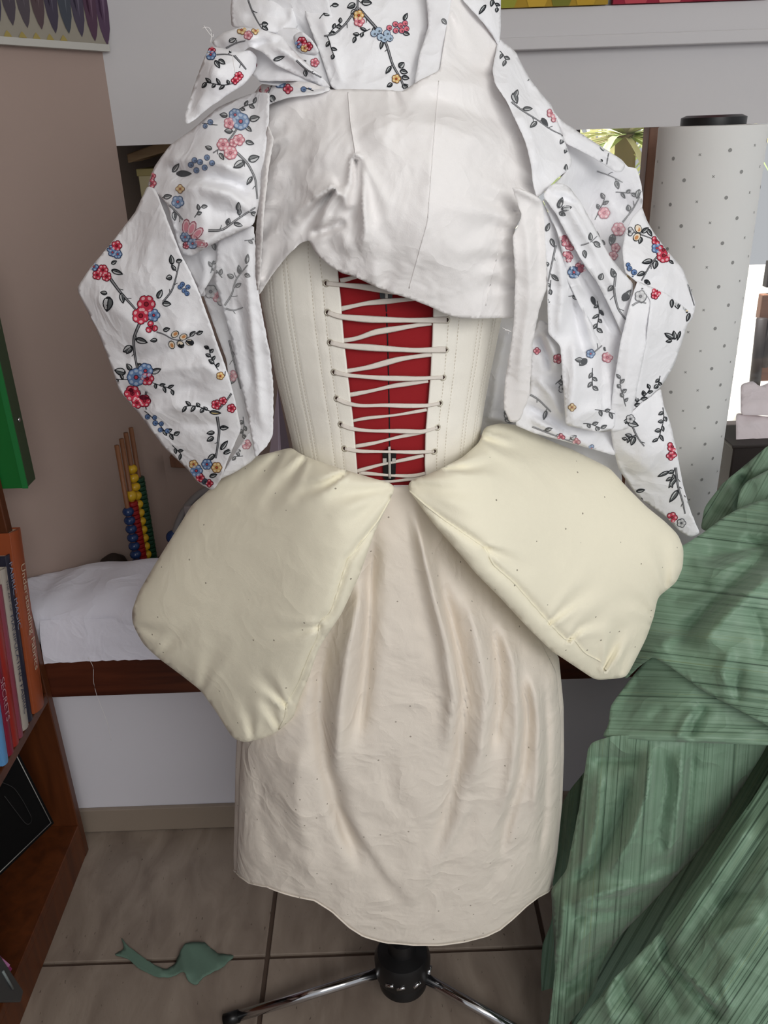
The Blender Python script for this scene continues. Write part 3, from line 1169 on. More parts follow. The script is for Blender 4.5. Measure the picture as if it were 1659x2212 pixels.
RP = [(880, 1055), (884, 1039), (939, 1019), (999, 988), (1036, 955), (1046, 922), (1079, 914), (1118, 918), (1142, 928), (1178, 948), (1238, 972), (1317, 1011), (1357, 1055), (1397, 1095), (1437, 1127), (1465, 1155),
      (1477, 1186), (1475, 1226), (1461, 1258), (1421, 1290), (1413, 1330), (1397, 1377), (1373, 1425), (1353, 1463), (1321, 1467), (1286, 1469), (1238, 1437), (1190, 1405), (1142, 1358), (1079, 1290),
      (1027, 1238), (991, 1194), (939, 1135), (900, 1083)]
RC = [(880, 1055, -0.150), (939, 1019, -0.138), (999, 988, -0.110), (1040, 935, -0.050), (1100, 915, -0.01), (1178, 948, 0.0), (1317, 1011, 0.01), (1437, 1127, 0.01), (1477, 1200, 0.005), (1413, 1330, -0.03),
      (1353, 1463, -0.06), (1286, 1469, -0.08), (1190, 1405, -0.12), (1079, 1290, -0.155), (991, 1194, -0.170), (939, 1135, -0.165), (1200, 1180, -0.06)]
RS = [(880, 1056), (920, 1092), (960, 1123), (1047, 1182), (1066, 1220), (1110, 1258), (1186, 1345), (1222, 1383), (1240, 1380), (1262, 1410), (1298, 1429)]
RF = [(RS, 9, -0.005), (RS, 4, -0.002, 'c'), ([(884, 1045), (950, 1060), (1040, 1070)], 15, -0.008, 'd'), ([(884, 1050), (950, 1088), (1030, 1140)], 15, -0.006, 'd'), ([(962, 1012), (1010, 1012), (1090, 998)], 11, -0.010, 'd'),
      ([(1040, 945), (1090, 965), (1170, 978)], 14, -0.009, 'd'), ([(1046, 928), (1090, 940), (1150, 952)], 9, -0.006, 'd'), ([(1047, 1182), (1085, 1200), (1150, 1240)], 13, -0.006, 'd'), ([(1187, 1345), (1230, 1305), (1300, 1250)], 14, -0.007, 'd'),
      ([(1228, 1383), (1255, 1355), (1310, 1330)], 11, -0.008, 'd'), ([(1306, 1445), (1325, 1400), (1345, 1340)], 12, -0.014, 'd'), ([(1342, 1460), (1350, 1420), (1370, 1380)], 9, -0.006, 'd'), ([(1440, 1272), (1436, 1215), (1415, 1150)], 15, -0.009, 'd'), ([(1410, 1330), (1380, 1300), (1330, 1280)], 14, -0.005, 'd')]
padR, PADR = pad('hip_pad', RP, RC, 'plump cream calico hip pad on the right side, beside the green cloth', 0.066, 0.045, RS, RF, 12)


# ------------------------------------------------------------------ printed sprays
INK = (38, 40, 44)


class Print:
    """flat printed motifs laid on a cloth: stems, leaves, flowers, berries"""

    def __init__(self, key, fade=0.0):
        self.bvh = SHEETS[key]
        self.fade = fade
        self.v, self.f, self.c = [], [], []
        self.lay = 0

    def col(self, c):
        f = self.fade
        return tuple(v * (1 - f) + 232 * f for v in c)

    def poly(self, pts, c, layer):
        hs = []
        for x, y in pts:
            h = hit(self.bvh, x, y, 0.0007 + 0.0003 * layer)
            if h is None:
                return
            hs.append(h)
        hs = np.array(hs)
        if np.ptp(hs[:, 1]) > 0.03:
            return
        k = len(self.v)
        self.v += hs.tolist()
        self.f.append(tuple(range(k, k + len(hs))))
        self.c.append(lin(self.col(c)))

    def strip(self, L, R, c, layer):
        for i in range(len(L) - 1):
            self.poly([L[i], L[i + 1], R[i + 1], R[i]], c, layer)

    def stem(self, pts, w=3.0, c=(62, 64, 68), layer=0, twigs=True, seed=None):
        w = w * 1.45
        Q = resample(pts, 6, False, 3)
        T = np.gradient(Q, axis=0)
        T /= np.linalg.norm(T, axis=1)[:, None] + 1e-9
        Nn = np.stack([-T[:, 1], T[:, 0]], -1)
        wv = np.linspace(w, w * 0.6, len(Q))[:, None] / 2
        self.strip(Q + Nn * wv, Q - Nn * wv, c, layer)
        if w > 2.6:
            self.strip(Q + Nn * wv * 0.3, Q - Nn * wv * 0.45, (150, 150, 154), layer + 1)
        if twigs:
            r = np.random.RandomState(seed if seed is not None else int(abs(pts[0][0] * 7 + pts[0][1])))
            k = 4
            while k < len(Q) - 2:
                s = 1 if r.rand() < 0.5 else -1
                a = math.atan2(T[k, 1], T[k, 0]) + s * r.uniform(0.6, 1.1)
                if r.rand() < 0.5:
                    ln = r.uniform(8, 15)
                    e = Q[k] + ln * np.array([math.cos(a), math.sin(a)])
                    self.line([Q[k], (Q[k] + e) / 2 + r.uniform(-2, 2, 2), e], 1.4)
                else:
                    e = Q[k] + 5 * np.array([math.cos(a), math.sin(a)])
                    self.line([Q[k], e], 1.4)
                    self.leaf(e[0], e[1], a, r.uniform(14, 22), r.uniform(8, 11))
                k += r.randint(3, 7)

    def line(self, pts, w=1.6, c=INK, layer=0):
        Q = resample(pts, 5, False, 1)
        T = np.gradient(Q, axis=0)
        T /= np.linalg.norm(T, axis=1)[:, None] + 1e-9
        Nn = np.stack([-T[:, 1], T[:, 0]], -1) * w / 2
        self.strip(Q + Nn, Q - Nn, c, layer)

    def leaf(self, x, y, a, ln, wd, c=(196, 198, 200)):
        u = np.array([math.cos(a), math.sin(a)])
        v = np.array([-u[1], u[0]])
        t = np.linspace(0.02, 1, 7)
        h = wd / 2 * np.sin(np.pi * t ** 0.8) ** 0.8
        mid = np.array([x, y]) + np.outer(t * ln, u)
        self.strip(mid + np.outer(h + 0.6, v), mid - np.outer(h + 0.6, v), INK, 1)
        self.strip(mid[1:-1] + np.outer(np.maximum(h[1:-1] - 1.6, 0), v), mid[1:-1] + np.outer(h[1:-1] * 0.15, v), c, 2)
        self.strip(mid[1:-1] - np.outer(h[1:-1] * 0.1, v), mid[1:-1] - np.outer(np.maximum(h[1:-1] - 2.2, 0), v), (96, 100, 102), 2)

    def disc(self, x, y, r, c, layer, n=9, sx=1.0, a=0.0):
        ca, sa = math.cos(a), math.sin(a)
        pts = []
        for k in range(n):
            t = 2 * math.pi * k / n
            p, q_ = r * sx * math.cos(t), r * math.sin(t)
            pts.append((x + ca * p - sa * q_, y + sa * p + ca * q_))
        self.poly(pts, c, layer)

    def berry(self, x, y, r, c=(104, 132, 178)):
        self.disc(x, y, r + 1.2, (44, 54, 82), 2)
        self.disc(x, y, r, c, 3)
        self.disc(x + r * 0.25, y + r * 0.2, r * 0.4, tuple(v * 0.6 for v in c), 4, 6)

    def flower(self, x, y, r, kind='red', n=6, rot=0.0):
        cols = {'red': ((96, 22, 40), (206, 62, 84), (240, 184, 190), (150, 40, 50)),
                'pink': ((150, 70, 86), (226, 140, 152), (248, 214, 216), (200, 96, 110)),
                'blue': ((40, 52, 84), (110, 142, 188), (178, 198, 224), (196, 72, 84)),
                'gold': ((112, 72, 40), (226, 186, 120), (246, 226, 186), (196, 84, 60)),
                'grey': ((50, 52, 56), (190, 190, 192), (222, 222, 224), (90, 90, 94))}
        o, c, l, m = cols[kind]
        rp = r * 0.46
        for k in range(n):
            a = rot + 2 * math.pi * k / n
            self.disc(x + math.cos(a) * r * 0.6, y + math.sin(a) * r * 0.6, rp + 1.4, o, 2, 9, 0.92, a)
        for k in range(n):
            a = rot + 2 * math.pi * k / n
            self.disc(x + math.cos(a) * r * 0.6, y + math.sin(a) * r * 0.6, rp, c, 3, 9, 0.9, a)
            self.disc(x + math.cos(a) * r * 0.72, y + math.sin(a) * r * 0.72, rp * 0.5, l, 4, 7, 0.8, a)
        self.disc(x, y, r * 0.3, o, 5, 8)
        self.disc(x, y, r * 0.2, m, 6, 7)

    def bud(self, x, y, a, r=7, c=(214, 150, 96)):
        self.disc(x, y, r + 1.2, INK, 2, 9, 1.35, a)
        self.disc(x, y, r, (240, 226, 204), 3, 9, 1.3, a)
        self.disc(x + math.cos(a) * r * 0.2, y + math.sin(a) * r * 0.2, r * 0.55, c, 4, 8, 1.5, a)

    def spray(self, x, y, ang, ln, n=5, kind='leaf', seed=1):
        """small leafy or berried side twig"""
        r = np.random.RandomState(seed)
        pts = [(x, y)]
        a = ang
        for k in range(n):
            a += r.uniform(-0.25, 0.25)
            pts.append((pts[-1][0] + math.cos(a) * ln / n, pts[-1][1] + math.sin(a) * ln / n))
        self.line(pts, 1.7)
        for k in range(1, n + 1):
            s = 1 if k % 2 else -1
            b = a + s * r.uniform(0.6, 1.0)
            x1, y1 = pts[k]
            if kind == 'leaf':
                self.leaf(x1, y1, b, r.uniform(11, 17), r.uniform(6, 9))
            elif kind == 'berry':
                self.berry(x1 + math.cos(b) * 7, y1 + math.sin(b) * 7, r.uniform(4, 5.5))
            elif kind == 'redberry':
                self.berry(x1 + math.cos(b) * 7, y1 + math.sin(b) * 7, r.uniform(4, 5.5), (216, 96, 110))
            else:
                self.bud(x1 + math.cos(b) * 9, y1 + math.sin(b) * 9, b, 5.5)

    def done(self, parent):
        if not self.v:
            return None
        o = mesh_obj('floral_print', self.v, self.f, M['print'], parent)
        me = o.data
        at_ = me.color_attributes.new('Col', 'FLOAT_COLOR', 'CORNER')
        arr = np.ones((len(me.loops), 4), np.float32)
        for p, c in zip(me.polygons, self.c):
            arr[p.loop_start:p.loop_start + p.loop_total, :3] = c
        at_.data.foreach_set('color', arr.ravel())
        o['kind'] = 'stuff'
        return o


# ------------------------------------------------------------------ the printed gown, turned up over the form
gown = empty('floral_gown', (0, 0, 1.3), 'white cotton gown with printed flower sprays, bunched inside out over the form', 'gown')
WC, LN = M['white_cloth'], M['lining']

# lining across the back
LNO = [(578, 262), (562, 182), (610, 172), (672, 178), (712, 194), (750, 192), (840, 194), (868, 198), (905, 174), (950, 152), (968, 40), (974, -30), (1000, -30), (1040, 45), (1076, 96), (1066, 160), (1092, 215),
       (1120, 265), (1148, 335), (1156, 395), (1168, 424), (1135, 440), (1127, 467), (1108, 505), (1114, 597), (1110, 688), (1087, 687), (1036, 688), (994, 688), (960, 678), (935, 665), (890, 647), (841, 632),
       (800, 614), (764, 597), (738, 590), (715, 576), (695, 560), (680, 545), (668, 518), (648, 525), (620, 552), (585, 596), (566, 628), (557, 640), (553, 570), (560, 500), (550, 430), (566, 340)]
LNC = [(578, 262, -0.075), (562, 182, -0.03), (640, 176, -0.075), (740, 194, -0.105), (840, 194, -0.115), (905, 174, -0.110), (960, 100, -0.085), (985, 0, -0.05), (1070, 110, -0.03), (1066, 165, -0.05), (1110, 260, -0.07),
       (1150, 340, -0.07), (1165, 420, -0.085), (1127, 467, -0.11), (1110, 600, -0.115), (1108, 687, -0.105), (1036, 688, -0.14), (935, 665, -0.158), (841, 632, -0.165), (764, 597, -0.165), (690, 555, -0.155),
       (665, 518, -0.145), (620, 552, -0.125), (560, 635, -0.095), (552, 540, -0.085), (550, 430, -0.08), (566, 340, -0.08), (850, 400, -0.185), (850, 300, -0.165), (950, 520, -0.19), (750, 480, -0.175), (700, 300, -0.14), (1000, 300, -0.15), (1040, 480, -0.165)]
LNF = [([(752, 195), (757, 260), (768, 330), (775, 360)], 5, 0.003, 'c'),
       ([(768, 345), (772, 400), (760, 460), (755, 520)], 14, -0.020, 'd'), ([(775, 345), (795, 420), (815, 520)], 16, -0.010, 'd'),
       ([(772, 335), (784, 420), (790, 500), (778, 560)], 15, 0.012),
       ([(718, 415), (690, 444), (664, 480), (640, 540)], 15, -0.030, 'd'), ([(722, 412), (745, 425), (758, 455)], 12, 0.018),
       ([(665, 425), (695, 404), (730, 396)], 16, 0.018), ([(752, 478), (715, 492), (668, 510)], 10, -0.016),
       ([(757, 470), (740, 500), (745, 530), (775, 548)], 18, 0.008), ([(700, 515), (725, 545), (760, 560)], 18, -0.006),
       ([(570, 350), (630, 300), (730, 240)], 26, -0.009, 'd'), ([(575, 300), (640, 250), (720, 215)], 22, -0.007, 'd'), ([(560, 430), (620, 400), (690, 340)], 24, -0.008, 'd'), ([(556, 520), (590, 470), (650, 400)], 20, -0.010, 'd'),
       ([(570, 600), (600, 540), (640, 470)], 18, -0.008, 'd'),
       ([(900, 185), (960, 218), (1030, 248), (1120, 275)], 30, -0.014), ([(880, 195), (950, 178), (1020, 182), (1080, 195)], 30, 0.012), ([(760, 310), (850, 262), (960, 272), (1080, 322)], 40, 0.010),
       ([(1110, 455), (1060, 430), (990, 380)], 22, -0.008, 'd'), ([(1112, 500), (1060, 490), (980, 500)], 20, -0.007, 'd'), ([(1112, 560), (1050, 565), (960, 600)], 20, -0.007, 'd'), ([(1110, 620), (1050, 615), (980, 640)], 18, -0.006, 'd'), ([(1155, 400), (1090, 380), (1010, 330)], 22, -0.008, 'd'),
       ([(1072, 165), (1040, 150), (990, 150)], 16, -0.006, 'd'), ([(975, 30), (990, 90), (985, 150)], 14, -0.005, 'd'),
       ([(950, 160), (930, 330), (925, 480), (885, 620)], 3.5, 0.0018, 'c'), ([(1075, 545), (1062, 600), (1048, 665)], 3.0, 0.0016, 'c'),
       ([(830, 628), (850, 560), (880, 480)], 26, -0.006, 'd'), ([(760, 595), (800, 540), (850, 490)], 26, -0.003, 'd'), ([(850, 198), (870, 260), (880, 340)], 20, -0.005, 'd')]
LNF = [(f[0], f[1], f[2] * 1.15) + tuple(f[3:]) for f in LNF]
lin_o = sheet('lining', LNO, LNC, LN, gown, LNF, 6.0, (0.0042, 120), 21, key='lining', fray=0.2)
for sp in ([(948, 175), (935, 330), (924, 480), (884, 622)], [(752, 200), (757, 262), (768, 330)], [(1075, 548), (1062, 602), (1049, 660)]):
    tube('seam', line_on(SHEETS['lining'], sp, 0.0003), 0.0007, LN, lin_o, 5)

# panels: key, outline, depth points, folds, crumple, fade of the print
PANELS = [
    ('neck', [(650, -60), (660, 34), (690, 112), (716, 190), (750, 200), (840, 204), (874, 206), (902, 176), (915, 112), (928, 55), (934, -60)],
     [(650, -60, -0.02), (716, 190, -0.098), (870, 205, -0.112), (902, 176, -0.098), (928, 55, -0.05), (930, -60, -0.01), (790, 60, -0.075)],
     [([(690, 20), (720, 110), (740, 190)], 12, 0.006), ([(925, 55), (905, 120), (880, 200)], 10, -0.006)], 0.003, 22, 0.0),
    ('neck_side', [(915, -60), (926, 55), (905, 120), (895, 185), (955, 160), (965, 60), (985, -60)],
     [(915, -60, -0.04), (926, 55, -0.07), (895, 185, -0.11), (955, 160, -0.10), (985, -60, -0.045)], [], 0.003, 23, 0.4),
    ('neck_loop', [(980, -60), (1082, -60), (1082, 60), (1079, 104), (1062, 70), (1035, 38), (1000, 0)],
     [(980, -60, -0.03), (1082, -60, 0.03), (1080, 100, -0.025), (1030, 30, -0.05)], [([(1010, -30), (1060, 30), (1080, 95)], 14, 0.006)], 0.002, 24, 0.0),
    ('neck_back', [(985, -60), (1075, -60), (1078, 90), (1000, 10)],
     [(985, -60, 0.03), (1075, -60, 0.05), (1078, 90, 0.02), (1000, 10, 0.0)], [], 0.002, 25, 0.45),
    ('bunch_top', [(505, -60), (650, -60), (655, 20), (640, 66), (600, 72), (560, 64), (500, 58), (498, 20)],
     [(505, -60, 0.03), (650, -60, -0.01), (640, 66, -0.045), (560, 64, -0.05), (500, 58, -0.01), (575, 0, -0.03)],
     [([(635, -30), (630, 40), (600, 70)], 14, 0.008), ([(520, 40), (570, 30), (640, 50)], 15, -0.006)], 0.003, 26, 0.0),
    ('bunch_dark', [(540, 60), (640, 60), (690, 110), (716, 188), (640, 175), (560, 175), (520, 140)],
     [(540, 60, -0.03), (640, 60, -0.06), (716, 188, -0.09), (560, 175, -0.06), (520, 140, -0.03)], [], 0.003, 27, 0.3),
    ('neck_under', [(600, -60), (700, -60), (720, 60), (735, 200), (640, 190), (560, 180), (560, 60)],
     [(600, -60, -0.04), (700, -60, -0.06), (735, 200, -0.085), (560, 180, -0.055), (560, 60, -0.03), (650, 80, -0.05)], [([(640, 40), (670, 110), (710, 180)], 10, -0.006)], 0.003, 39, 0.3),
    ('bunch_roll', [(632, 78), (650, 66), (672, 84), (690, 112), (684, 118), (660, 118), (640, 108)],
     [(632, 78, -0.07), (672, 84, -0.085), (690, 112, -0.085), (640, 108, -0.07)], [], 0.002, 28, 0.0),
    ('bunch_band', [(456, 92), (478, 72), (520, 58), (562, 62), (610, 78), (626, 100), (650, 125), (690, 160), (716, 190), (690, 184), (640, 162), (596, 140), (566, 112), (540, 100), (515, 118), (480, 112)],
     [(456, 92, -0.02), (520, 58, -0.05), (610, 78, -0.07), (716, 190, -0.095), (640, 162, -0.08), (566, 112, -0.075), (480, 112, -0.035)],
     [([(570, 85), (620, 115), (700, 175)], 12, 0.010), ([(470, 90), (520, 85), (560, 80)], 12, 0.008), ([(540, 100), (570, 92), (610, 95)], 9, -0.008)], 0.003, 29, 0.15),
    ('bunch_flap', [(452, 100), (482, 104), (515, 112), (540, 108), (556, 122), (552, 152), (528, 182), (490, 206), (452, 232), (415, 262), (402, 269), (398, 254), (415, 196), (436, 138)],
     [(452, 100, -0.03), (540, 108, -0.06), (552, 152, -0.055), (490, 206, -0.07), (402, 269, -0.065), (415, 196, -0.035), (470, 160, -0.075)],
     [([(440, 120), (425, 190), (402, 262)], 9, -0.006), ([(470, 110), (450, 180), (420, 250)], 20, 0.010)], 0.002, 30, 0.0),
    ('shoulder_top', [(545, 208), (560, 186), (590, 165), (640, 158), (690, 172), (716, 192), (690, 202), (620, 210), (578, 226), (560, 235)],
     [(545, 208, -0.02), (590, 165, -0.015), (690, 172, -0.065), (716, 192, -0.105), (620, 210, -0.098), (565, 230, -0.07)],
     [([(562, 200), (610, 180), (680, 185)], 13, 0.008)], 0.002, 31, 0.1),
    ('shoulder', [(582, 200), (553, 199), (510, 214), (470, 232), (415, 280), (371, 310), (345, 342), (331, 365), (318, 402), (338, 416), (362, 442), (375, 492), (390, 548), (412, 554), (470, 522), (512, 503), (547, 486),
                   (556, 455), (563, 410), (572, 340), (580, 262)],
     [(582, 200, -0.075), (553, 199, -0.045), (470, 232, -0.03), (371, 310, -0.01), (320, 400, -0.01), (362, 442, -0.07), (390, 548, -0.085), (470, 522, -0.115), (547, 486, -0.115), (565, 400, -0.105), (580, 262, -0.095),
      (460, 300, -0.085), (470, 400, -0.115), (420, 370, -0.085)],
     [([(350, 352), (390, 378), (440, 385), (500, 395), (550, 420)], 16, -0.014), ([(340, 345), (410, 345), (480, 355), (540, 385)], 20, 0.012), ([(375, 420), (430, 400), (500, 420), (555, 470)], 20, 0.012),
      ([(380, 440), (385, 500), (400, 545)], 16, -0.012), ([(420, 540), (480, 500), (545, 480)], 14, 0.010), ([(440, 430), (470, 460), (540, 460)], 18, -0.006), ([(420, 280), (470, 260), (560, 230)], 18, 0.006)], 0.004, 32, 0.25),
    ('sleeve_under', [(385, 545), (400, 530), (470, 505), (478, 530), (462, 592), (433, 640), (412, 594)],
     [(385, 545, -0.06), (470, 505, -0.09), (462, 592, -0.075), (433, 640, -0.07), (412, 594, -0.06)], [([(440, 540), (445, 590), (432, 630)], 14, 0.008)], 0.002, 33, 0.5),
    ('sleeve_back', [(320, 402), (352, 398), (402, 470), (425, 560), (445, 640), (425, 640), (398, 600), (355, 500)],
     [(320, 402, -0.012), (352, 398, -0.03), (402, 470, -0.055), (445, 640, -0.055), (355, 500, -0.03), (398, 600, -0.04)], [], 0.002, 40, 0.4),
    ('sleeve', [(318, 402), (330, 404), (338, 414), (367, 491), (390, 549), (413, 592), (431, 634), (449, 686), (471, 748), (494, 813), (507, 862), (521, 928), (505, 962), (489, 1000), (478, 1034), (460, 1060), (429, 1044), (406, 1015),
                (354, 966), (302, 897), (257, 842), (234, 774), (208, 709), (172, 640), (166, 622), (195, 578), (244, 520), (292, 458)],
     [(320, 403, -0.025), (367, 491, -0.085), (413, 592, -0.10), (449, 686, -0.105), (507, 862, -0.10), (521, 928, -0.085), (478, 1034, -0.06), (429, 1044, -0.02), (354, 966, -0.03), (257, 842, -0.02), (208, 709, -0.015),
      (166, 622, 0.0), (244, 520, -0.01), (292, 458, -0.015), (300, 600, -0.07), (360, 760, -0.075), (420, 900, -0.075)],
     [([(166, 625), (240, 660), (330, 740), (440, 690)], 30, 0.008), ([(240, 780), (330, 770), (420, 740), (480, 770)], 16, -0.006), ([(260, 830), (350, 800), (440, 790), (500, 830)], 13, 0.006),
      ([(280, 860), (360, 850), (450, 830)], 12, -0.006), ([(300, 895), (380, 880), (470, 890)], 15, 0.007), ([(330, 930), (400, 915), (500, 920)], 12, -0.005), ([(250, 840), (300, 850), (340, 880)], 10, -0.004),
      ([(335, 420), (345, 500), (300, 560)], 25, 0.005)], 0.0028, 34, 0.0),
    ('sleeve_inner', [(425, 600), (468, 560), (500, 600), (560, 700), (570, 900), (548, 980), (490, 1040), (470, 1010), (505, 940), (490, 780)],
     [(425, 600, -0.04), (468, 560, -0.05), (560, 700, -0.05), (560, 960, -0.03), (490, 1040, 0.01), (490, 780, -0.03)],
     [([(470, 650), (510, 800), (530, 930)], 18, -0.01)], 0.003, 35, 0.45),
    ('cuff_flap', [(474, 1036), (490, 1008), (506, 982), (540, 932), (556, 985), (540, 1000), (505, 1022)],
     [(474, 1036, -0.055), (506, 982, -0.075), (540, 932, -0.09), (556, 985, -0.075)], [], 0.001, 36, 0.35),
    ('strip_left', [(470, 520), (512, 502), (535, 488), (548, 486), (552, 540), (551, 588), (557, 627), (570, 700), (583, 764), (590, 836), (590, 940), (578, 962), (551, 990), (545, 955), (537, 907), (517, 816), (501, 738), (478, 657), (463, 606)],
     [(470, 520, -0.095), (548, 486, -0.105), (557, 627, -0.115), (583, 764, -0.115), (590, 940, -0.105), (551, 990, -0.10), (537, 907, -0.095), (501, 738, -0.085), (463, 606, -0.085), (540, 740, -0.105)],
     [([(535, 500), (535, 600), (545, 720), (560, 860), (565, 950)], 12, 0.008), ([(510, 640), (530, 740), (548, 850)], 12, -0.006)], 0.0025, 37, 0.5),
    ('lining_edge', [(552, 500), (560, 440), (566, 345), (578, 268), (590, 300), (578, 380), (570, 450), (566, 520), (562, 600), (556, 630), (551, 590)],
     [(552, 500, -0.125), (560, 440, -0.125), (578, 268, -0.105), (590, 300, -0.115), (570, 450, -0.14), (562, 600, -0.135)],
     [([(582, 290), (568, 400), (560, 560)], 7, 0.005)], 0.002, 38, 1.0),
    # right side
    ('shoulder_right', [(1078, 82), (1098, 98), (1116, 114), (1124, 132), (1145, 171), (1168, 200), (1191, 226), (1204, 260), (1226, 322), (1237, 348), (1232, 364), (1199, 389), (1176, 416), (1160, 428), (1152, 397), (1148, 358), (1136, 306), (1095, 218), (1070, 180), (1064, 150)],
     [(1078, 82, -0.02), (1145, 171, -0.02), (1191, 226, -0.025), (1237, 348, -0.05), (1199, 389, -0.095), (1160, 428, -0.115), (1148, 358, -0.11), (1095, 218, -0.095), (1064, 150, -0.075)],
     [([(1110, 120), (1095, 180), (1110, 230)], 14, 0.008), ([(1130, 160), (1150, 230), (1200, 300), (1235, 350)], 15, -0.008), ([(1110, 230), (1150, 290), (1160, 380)], 14, 0.008)], 0.003, 41, 0.25),
    ('drape_back', [(1195, 240), (1215, 262), (1235, 275), (1270, 298), (1342, 344), (1358, 362), (1375, 362), (1386, 400), (1389, 432), (1380, 500), (1350, 560), (1360, 660), (1340, 760), (1260, 720), (1205, 520), (1180, 420), (1232, 360), (1222, 318)],
     [(1195, 240, -0.025), (1270, 298, 0.03), (1375, 362, 0.07), (1389, 432, 0.06), (1360, 660, 0.02), (1260, 720, 0.0), (1205, 520, -0.06), (1180, 420, -0.08), (1300, 450, 0.09)],
     [([(1240, 370), (1270, 450), (1330, 560)], 22, -0.010), ([(1280, 380), (1330, 460), (1350, 560)], 25, 0.008)], 0.003, 42, 0.45),
    ('drape_rim', [(1200, 248), (1216, 262), (1235, 275), (1270, 298), (1342, 344), (1352, 358), (1344, 372), (1330, 372), (1290, 345), (1240, 318), (1222, 310)],
     [(1200, 248, -0.015), (1270, 298, 0.0), (1352, 358, 0.03), (1330, 372, 0.02), (1240, 318, -0.025)], [([(1210, 275), (1280, 315), (1345, 360)], 10, 0.006)], 0.001, 43, 0.05),
    ('pleat_roll', [(1173, 422), (1186, 402), (1205, 393), (1228, 402), (1253, 434), (1289, 499), (1315, 550), (1345, 588), (1368, 612), (1364, 690), (1346, 724), (1316, 660), (1282, 593), (1255, 560), (1231, 517), (1204, 466)],
     [(1173, 422, -0.125), (1205, 393, -0.105), (1253, 434, -0.095), (1315, 550, -0.065), (1368, 612, -0.05), (1346, 724, -0.06), (1282, 593, -0.095), (1204, 466, -0.125)],
     [([(1180, 420), (1235, 455), (1290, 550), (1350, 660)], 18, 0.016), ([(1185, 410), (1225, 415), (1250, 440)], 7, 0.007), ([(1200, 425), (1245, 440), (1262, 470)], 6, -0.006)], 0.002, 44, 0.3),
    ('pleat_mid', [(1172, 428), (1190, 440), (1210, 480), (1235, 525), (1262, 572), (1290, 610), (1320, 672), (1345, 730), (1338, 790), (1300, 760), (1250, 655), (1226, 605), (1204, 500)],
     [(1172, 428, -0.12), (1262, 572, -0.085), (1345, 730, -0.05), (1338, 790, -0.05), (1250, 655, -0.09), (1204, 500, -0.115)],
     [([(1200, 480), (1225, 560), (1270, 650)], 7, 0.008), ([(1240, 560), (1275, 630), (1330, 740)], 9, -0.012)], 0.002, 45, 0.2),
    ('drape_hang', [(1171, 430), (1184, 460), (1204, 505), (1222, 570), (1240, 625), (1262, 668), (1300, 740), (1336, 770), (1334, 830), (1328, 925), (1290, 934), (1222, 918), (1216, 830), (1211, 748), (1184, 720), (1182, 583), (1174, 500)],
     [(1171, 430, -0.115), (1222, 570, -0.10), (1300, 740, -0.065), (1336, 770, -0.05), (1328, 925, -0.06), (1222, 918, -0.09), (1211, 748, -0.10), (1184, 720, -0.105), (1182, 583, -0.115), (1260, 820, -0.095)],
     [([(1205, 520), (1215, 620), (1205, 730)], 12, 0.010), ([(1235, 630), (1255, 740), (1270, 800)], 11, -0.012), ([(1255, 640), (1280, 730), (1290, 770)], 10, 0.010), ([(1240, 720), (1240, 820), (1228, 905)], 15, 0.012),
      ([(1300, 760), (1300, 850), (1310, 920)], 14, -0.008), ([(1222, 915), (1270, 890), (1320, 880)], 16, 0.010)], 0.003, 46, 0.3),
    ('drape_pouf', [(1148, 735), (1165, 690), (1184, 700), (1213, 748), (1222, 830), (1226, 918), (1300, 935), (1330, 930), (1330, 985), (1300, 976), (1215, 952), (1150, 935), (1112, 918), (1130, 880), (1145, 850)],
     [(1148, 735, -0.07), (1184, 700, -0.08), (1222, 830, -0.075), (1330, 930, -0.02), (1330, 985, -0.02), (1215, 952, -0.055), (1112, 918, -0.06), (1145, 850, -0.065)],
     [([(1160, 720), (1180, 770), (1188, 805)], 9, -0.016), ([(1175, 710), (1200, 770), (1195, 805)], 9, 0.012), ([(1150, 840), (1180, 830), (1215, 835)], 12, -0.010), ([(1150, 810), (1190, 850), (1220, 910)], 12, 0.012),
      ([(1130, 870), (1180, 905), (1240, 945)], 10, -0.012), ([(1140, 900), (1200, 930), (1290, 965)], 8, 0.010)], 0.004, 47, 0.35),
    ('drape_shadow', [(1080, 640), (1110, 540), (1180, 540), (1210, 640), (1235, 800), (1335, 900), (1345, 1060), (1250, 1020), (1120, 945), (1035, 940), (1025, 900), (1050, 800)],
     [(1080, 640, -0.02), (1110, 540, -0.06), (1180, 540, -0.07), (1210, 640, -0.05), (1335, 900, 0.03), (1340, 1010, 0.05), (1120, 935, 0.02), (1030, 920, 0.04)],
     [([(1100, 700), (1075, 800), (1060, 920)], 16, 0.012), ([(1040, 900), (1080, 905), (1120, 925)], 9, 0.010)], 0.005, 48, 0.45),
    ('facet_upper', [(1387, 446), (1398, 478), (1412, 502), (1440, 540), (1475, 580), (1488, 615), (1504, 658), (1498, 682), (1484, 690), (1440, 640), (1408, 622), (1380, 612), (1350, 588), (1344, 540), (1352, 500), (1366, 470)],
     [(1387, 446, 0.02), (1440, 540, 0.03), (1475, 580, 0.035), (1504, 660, 0.03), (1484, 690, 0.015), (1408, 622, -0.045), (1350, 588, -0.05), (1352, 500, -0.02), (1410, 560, -0.025)],
     [([(1470, 582), (1420, 602), (1380, 612)], 16, -0.010), ([(1360, 500), (1400, 560), (1480, 640)], 26, 0.006)], 0.002, 51, 0.0),
    ('facet_side', [(1376, 606), (1408, 620), (1440, 634), (1484, 668), (1500, 684), (1485, 700), (1474, 738), (1456, 790), (1428, 836), (1405, 858), (1385, 872), (1365, 896), (1378, 820), (1396, 740), (1402, 690), (1406, 650)],
